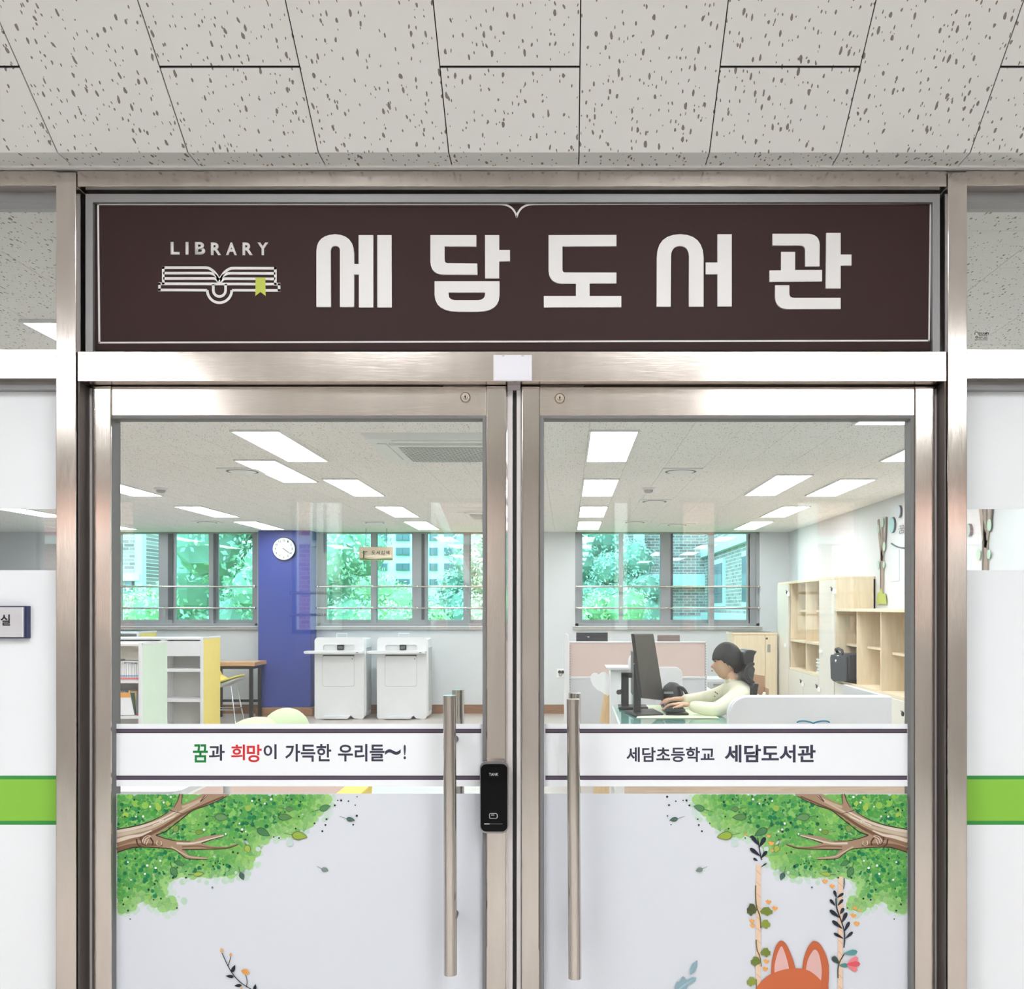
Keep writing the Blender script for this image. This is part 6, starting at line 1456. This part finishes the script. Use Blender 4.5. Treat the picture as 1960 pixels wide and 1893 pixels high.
ng = bmesh.ops.extrude_face_region(bm, geom=bm.faces[:]); bmesh.ops.scale(bm, vec=(.93, .93, .93), space=Matrix.Translation(-hc_), verts=[g for g in ng['geom'] if isinstance(g, bmesh.types.BMVert)])
for f in bm.faces: f.smooth = True
bm.to_mesh(tmp); bm.free(); tmp.materials.append(HAIR); obj('hair', tmp, HAIR, ps)
ey = MB()
for s in (-1, 1): ey.ball((hc_.x - .086, hc_.y + s * .030, hc_.z + .004), (.007, .012, .007), 10, 7)
obj('eyes', ey, mat('dark_eye', (40, 30, 26), .3), ps, smooth=60)
eb_ = MB()
for s in (-1, 1): eb_.tube([(hc_.x - .088, hc_.y + s * .018, hc_.z + .022), (hc_.x - .082, hc_.y + s * .044, hc_.z + .022)], .0035, 6)
obj('eyebrows', eb_, HAIR, ps)
obj('mouth', MB().ball((hc_.x - .103, hc_.y, hc_.z - .066), (.006, .020, .005), 10, 6), mat('lip', (180, 110, 100), .5), ps, smooth=60)
pr = MB()
for a_, b_ in (((1368, 1324), (1371, 1326)), ((1372, 1326), (1374, 1329)), ((1367, 1332), (1369, 1333.5))): pr.tube([Pw(a_[0], a_[1], 6.875), Pw(b_[0], b_[1], 6.875)], .0035, 6)
obj('chest_print', pr, mat('print_grey', (70, 70, 72), .6), ps)

# ---- office chair
oc = thing('office_chair', (1.36, 7.0, 0), 'black office chair with separate headrest behind the seated person', 'chair')
CBK = mat('chair_black', (40, 40, 41), .45); CGR = mat('chair_frame_grey', (84, 86, 84), .4)
Yc = 7.0
def cpart(nm, pts, y0, y1, m, bev=.012): 
    mb = MB(); pxprism(mb, pts, Yc, y0, y1); obj(nm, mb, m, oc, bevel=bev, smooth=50)
cpart('headrest', [(1416, 1263), (1417, 1250), (1422, 1243.5), (1434, 1242.5), (1443, 1245), (1438, 1253), (1436, 1266), (1428, 1271), (1421, 1270)], 6.88, 7.12, CBK)
cpart('headrest_arm', [(1424, 1268), (1432, 1264), (1438, 1270), (1444, 1280), (1440, 1302), (1434, 1304), (1432, 1285)], 6.97, 7.03, CGR, .004)
cpart('upper_backrest', [(1417, 1276), (1423, 1268), (1435, 1265), (1436, 1270), (1428, 1274), (1424, 1282), (1427, 1293), (1436, 1302), (1438, 1306), (1428, 1306), (1420, 1296), (1416, 1286)], 6.82, 7.18, CBK, .006)
cpart('lumbar_backrest', [(1433, 1303), (1443, 1305), (1441, 1313), (1438, 1336), (1434, 1352), (1436, 1380), (1430, 1400), (1422, 1400), (1424, 1370), (1424, 1336), (1427, 1314)], 6.80, 7.20, CBK, .008)
obj('seat', MB().prism(rrect(1.02, 1.44, 6.77, 7.23, .08, 5), .43, .50, 'z'), CBK, oc, bevel=.02)
obj('gas_column', MB().cyl((1.24, 7, .1), (1.24, 7, .43), .028, n=16), CHROME, oc, smooth=50)
obj('spine_bar', MB().box(1.36, 1.42, 6.96, 7.04, .40, .62), CGR, oc, bevel=.005)
bs5 = MB()
for k in range(5):
    a_ = math.radians(72 * k + 20); bs5.cyl((1.24, 7, .11), (1.24 + .30 * math.cos(a_), 7 + .30 * math.sin(a_), .07), .025, .016, n=10)
    obj('caster', MB().ball((1.24 + .30 * math.cos(a_), 7 + .30 * math.sin(a_), .03), .03, 12, 8), BLACK, oc, smooth=60)
obj('star_base', bs5, CBK, oc, smooth=50)

# ================================================================== OUTSIDE THE LIBRARY WINDOWS
gr = structure('ground'); obj('lawn', MB().box(-45, 45, YB + .3, 90, -.4, -.2).box(-45, 45, -60, YH - .3, -.4, -.2), mat('lawn_green', (120, 160, 80), .9, var=.2, nscale=1), gr)
BRK = brick_mat('brick_pale', (176, 150, 146), (132, 108, 106), (206, 204, 204), 'y'); BRKX = brick_mat('brick_pale_x', (176, 150, 146), (132, 108, 106), (206, 204, 204), 'x')
BAND = mat('concrete_band', (206, 214, 218), .7); WND = mat('facade_glass', (92, 112, 124), .15); WHF = mat('render_white', (224, 228, 232), .8)
def win(par, nm, mb, m, fr_=None):
    o = obj(nm, mb, m, par); return o
bb = thing('brick_building', (6, 35, 0), 'brick wing with white bands outside the right window', 'building')
obj('wall', MB().box(3.6, 10, 17.0, 58, -.3, 9), BRK, bb)
for z0, z1 in ((.95, 1.35), (2.78, 3.05), (5, 5.4)): obj('band', MB().box(3.5, 3.62, 17.0, 58, z0, z1), BAND, bb)
for y in (18.5, 22.5, 27, 33, 41):
    f_ = obj('window', MB().box(3.54, 3.62, y, y + 1.6, 1.5, 2.6), BAND, bb); obj('pane', MB().box(3.52, 3.56, y + .1, y + 1.5, 1.6, 2.5), WND, f_)
obj('drain_pipe', MB().cyl((3.5, 17.4, -.2), (3.5, 17.4, 9), .09, n=10), BAND, bb)
obj('return_wall', MB().box(X(1198, 26), 3.6, 26, 27, -.3, 9), BRKX, bb); obj('corner_column', MB().box(X(1212, 26), X(1232, 26), 25.7, 26, -.3, 9), BAND, bb); obj('band', MB().box(X(1198, 26), 3.6, 25.85, 26, .85, 1.25), BAND, bb); obj('band', MB().box(X(1198, 26), 3.6, 25.85, 26, 2.0, 2.35), BAND, bb)
mbld = thing('apartment_block', (-6, 46, 0), 'pale block with rows of windows beyond the middle window', 'building')
obj('wall', MB().box(X(560, 46), X(900, 46), 46, 52, -.3, 7.5), WHF, mbld)
for r_, (qa, qb) in enumerate(((1022, 1035), (1048, 1063), (1078, 1092), (1108, 1121))):
    for (pa, pb2) in ((600, 622), (651, 700), (724, 742), (758, 785), (822, 838), (850, 875)):
        f_ = obj('window', MB().box(X(pa, 46), X(pb2, 46), 45.9, 46, Z(qb, 46), Z(qa, 46)), mat('window_teal_grey', (120, 150, 166), .3), mbld)
        obj('pane', MB().box(X(pa + 1.5, 46), X((pa + pb2) / 2 - .5, 46), 45.85, 45.92, Z(qb - 1, 46), Z(qa + 1, 46)).box(X((pa + pb2) / 2 + .5, 46), X(pb2 - 1.5, 46), 45.85, 45.92, Z(qb - 1, 46), Z(qa + 1, 46)), WND, f_)
lb_ = thing('brick_building', (-9, 22, 0), 'narrow brick corner with pale band outside the left window', 'building')
obj('wall', MB().box(X(130, 20), X(268, 20), 20, 21, -.3, 6), BRKX, lb_); obj('band', MB().box(X(130, 20), X(272, 20), 19.85, 20, Z(1112, 20), Z(1098, 20)), WHF, lb_); obj('corner_panel', MB().box(X(262, 20), X(276, 20), 19.9, 20.1, -.3, 6), BAND, lb_)
obj('window', MB().box(X(243, 20), X(256, 20), 19.9, 20, Z(1165, 20), Z(1112, 20)), WND, lb_)
obj('band', MB().box(X(130, 20), X(272, 20), 19.85, 20, Z(1182, 20), Z(1170, 20)), WHF, lb_)

def tree(x, y, zc, r, seed, label, cols_, n=6500, stretch=1.0):
    rn = random.Random(seed); t = thing('tree', (x, y, -.2), label, 'tree', 'trees outside the library windows')
    blobs = [(x + rn.uniform(-.75, .75) * r, y + rn.uniform(-.5, .5) * r, zc + rn.uniform(-.8, .75) * r * stretch, r * rn.uniform(.25, .48)) for _ in range(17)]
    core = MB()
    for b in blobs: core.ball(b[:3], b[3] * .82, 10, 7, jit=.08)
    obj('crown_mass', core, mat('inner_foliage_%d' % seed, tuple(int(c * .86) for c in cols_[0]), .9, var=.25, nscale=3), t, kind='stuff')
    lv = MB()
    for _ in range(n):
        b = rn.choice(blobs); th, ph = rn.uniform(0, 6.283), math.acos(rn.uniform(-1, 1)); d = Vector((math.sin(ph) * math.cos(th), math.sin(ph) * math.sin(th), math.cos(ph)))
        c = Vector(b[:3]) + d * b[3] * rn.uniform(.85, 1.12); uu = Vector((rn.uniform(-1, 1), rn.uniform(-1, 1), rn.uniform(-1, 1))).normalized(); vv = d.cross(uu).normalized(); uu = vv.cross(d + uu * .6).normalized(); s = rn.uniform(.045, .085) * (1.35 if r > 1.9 else 1) * (r / 2.4) ** .5
        col = lerp(cols_[0], cols_[1], rn.random())
        lv.add([tuple(c - uu * s), tuple(c + vv * s * .5), tuple(c + uu * s), tuple(c - vv * s * .5)], [(0, 1, 2, 3)], col)
    obj('leaves', lv, LEAF, t, kind='stuff')
    obj('trunk', MB().cyl((x, y, -.3), (x, y, zc), .13, .07, 10), mat('bark', (110, 92, 76), .9), t, smooth=50)
G1 = ((150, 190, 156), (216, 232, 204)); G2 = ((148, 186, 164), (204, 222, 206)); G3 = ((166, 204, 148), (226, 238, 184))
TR = [(-11.0, 29, 2.6, 2.6, G2, 'tree filling the left window, leftmost crown'), (-7.0, 25, 2.4, 2.3, G2, 'tree filling the left window, middle crown'), (-5.2, 19.5, 1.5, 1.6, G1, 'leafy tree before the right pane of the left window'), (-8.3, 17.8, .9, 1.2, G3, 'bush low in the left window'),
      (-4.3, 22, .9, 1.3, G3, 'bright tree at the left of the middle window'), (-2.5, 21, .75, .95, G1, 'tree in the middle pane behind the hanging sign'), (-3.1, 18.2, .7, .9, G3, 'low bright bush under the hanging sign'), (-1.5, 20, 1.8, 1.3, G2, 'tree in the right pane of the middle window'), (-1.2, 27.5, 2.0, 2.0, G2, 'tree showing between the two door leaves'),
      (.9, 24, 1.7, 1.3, G2, 'tree in the first pane of the right window'), (.45, 18.5, .8, .9, G3, 'bush low in the first pane of the right window'), (1.0, 32, 2.3, 2.0, G2, 'farther tree behind the corner of the brick wing')]
for i, (x, y, z, r, g, lab) in enumerate(TR): tree(x, y, z, r, 20 + i, lab, g)
hl = thing('hedge_hill', (-8, 40, 0), 'wooded slope closing the view behind the trees at left', 'hill')
hm_ = MB(); rn = random.Random(77)
for i in range(60): hm_.ball((rn.uniform(-28, -13), rn.uniform(34, 40), rn.uniform(-1, 4.5)), rn.uniform(1.2, 2.4), 10, 7, jit=.12)
hl_l = MB()
for _ in range(9000):
    i_ = rn.randrange(60); v_ = Vector(hm_.v[rn.randrange(len(hm_.v))]); v_ += Vector((rn.uniform(-.5, .5), rn.uniform(-.6, .1), rn.uniform(-.5, .5))); uu = Vector((rn.uniform(-1, 1), rn.uniform(-.6, .6), rn.uniform(-1, 1))).normalized(); vv = uu.cross(Vector((rn.uniform(-.4, .4), -1, rn.uniform(-.4, .4)))).normalized(); s_ = rn.uniform(.10, .2)
    hl_l.add([tuple(v_ - uu * s_), tuple(v_ + vv * s_ * .5), tuple(v_ + uu * s_), tuple(v_ - vv * s_ * .5)], [(0, 1, 2, 3)], lerp((118, 172, 124), (176, 212, 160), rn.random()))
obj('leaves', hl_l, LEAF, hl, kind='stuff')
obj('hill_foliage', hm_, mat('hill_green', (150, 196, 150), .9, var=.35, nscale=2, bump=1, bscale=6), hl, kind='stuff')

# ================================================================== OUTSIDE THE HALL WINDOWS (mirrored in the door glass)
hb_ = thing('brick_building', (0, -13, 0), 'pinkish brick school block mirrored in the door glass', 'building')
BRP = brick_mat('brick_pink', (214, 158, 150), (184, 126, 122), (226, 206, 200), 'x')
YO = -12.0; YvO = 2 * YW - YO
obj('wall', MB().box(-16, 16, YO - 2, YO, -.3, 9), BRP, hb_)
for px0_, px1_ in ((598, 652), (815, 833), (1165, 1215), (1500, 1560)):
    obj('white_pier', MB().box(RX(px0_, YvO), RX(px1_, YvO), YO, YO + .3, -.3, 9), WHF, hb_)
for px0_, px1_, z0, z1 in ((566, 574, .5, 3.2), (605, 612, 2.6, 3.4), (625, 631, 2.4, 3.2), (636, 641, 1.2, 2.0), (860, 900, .8, 2.0), (1330, 1352, .8, 2.4), (1590, 1620, .8, 2.4), (130, 200, .8, 2.4), (1780, 1850, .8, 2.4)):
    f_ = obj('window', MB().box(RX(px0_ - 3, YvO), RX(px1_ + 3, YvO), YO + .28, YO + .34, z0 - .1, z1 + .1), WHF, hb_); obj('pane', MB().box(RX(px0_, YvO), RX(px1_, YvO), YO + .33, YO + .36, z0, z1), WND, f_)
for z0 in (.3, 2.55, 3.35): obj('band', MB().box(-16, 16, YO, YO + .2, z0, z0 + .14), WHF, hb_)
m = MB(); m.prism(ribbon([(RX(820, YvO), 3.6), (RX(905, YvO), 1.9)], .12), YO + .6, YO + .75); obj('stair_beam', m, WHF, hb_)
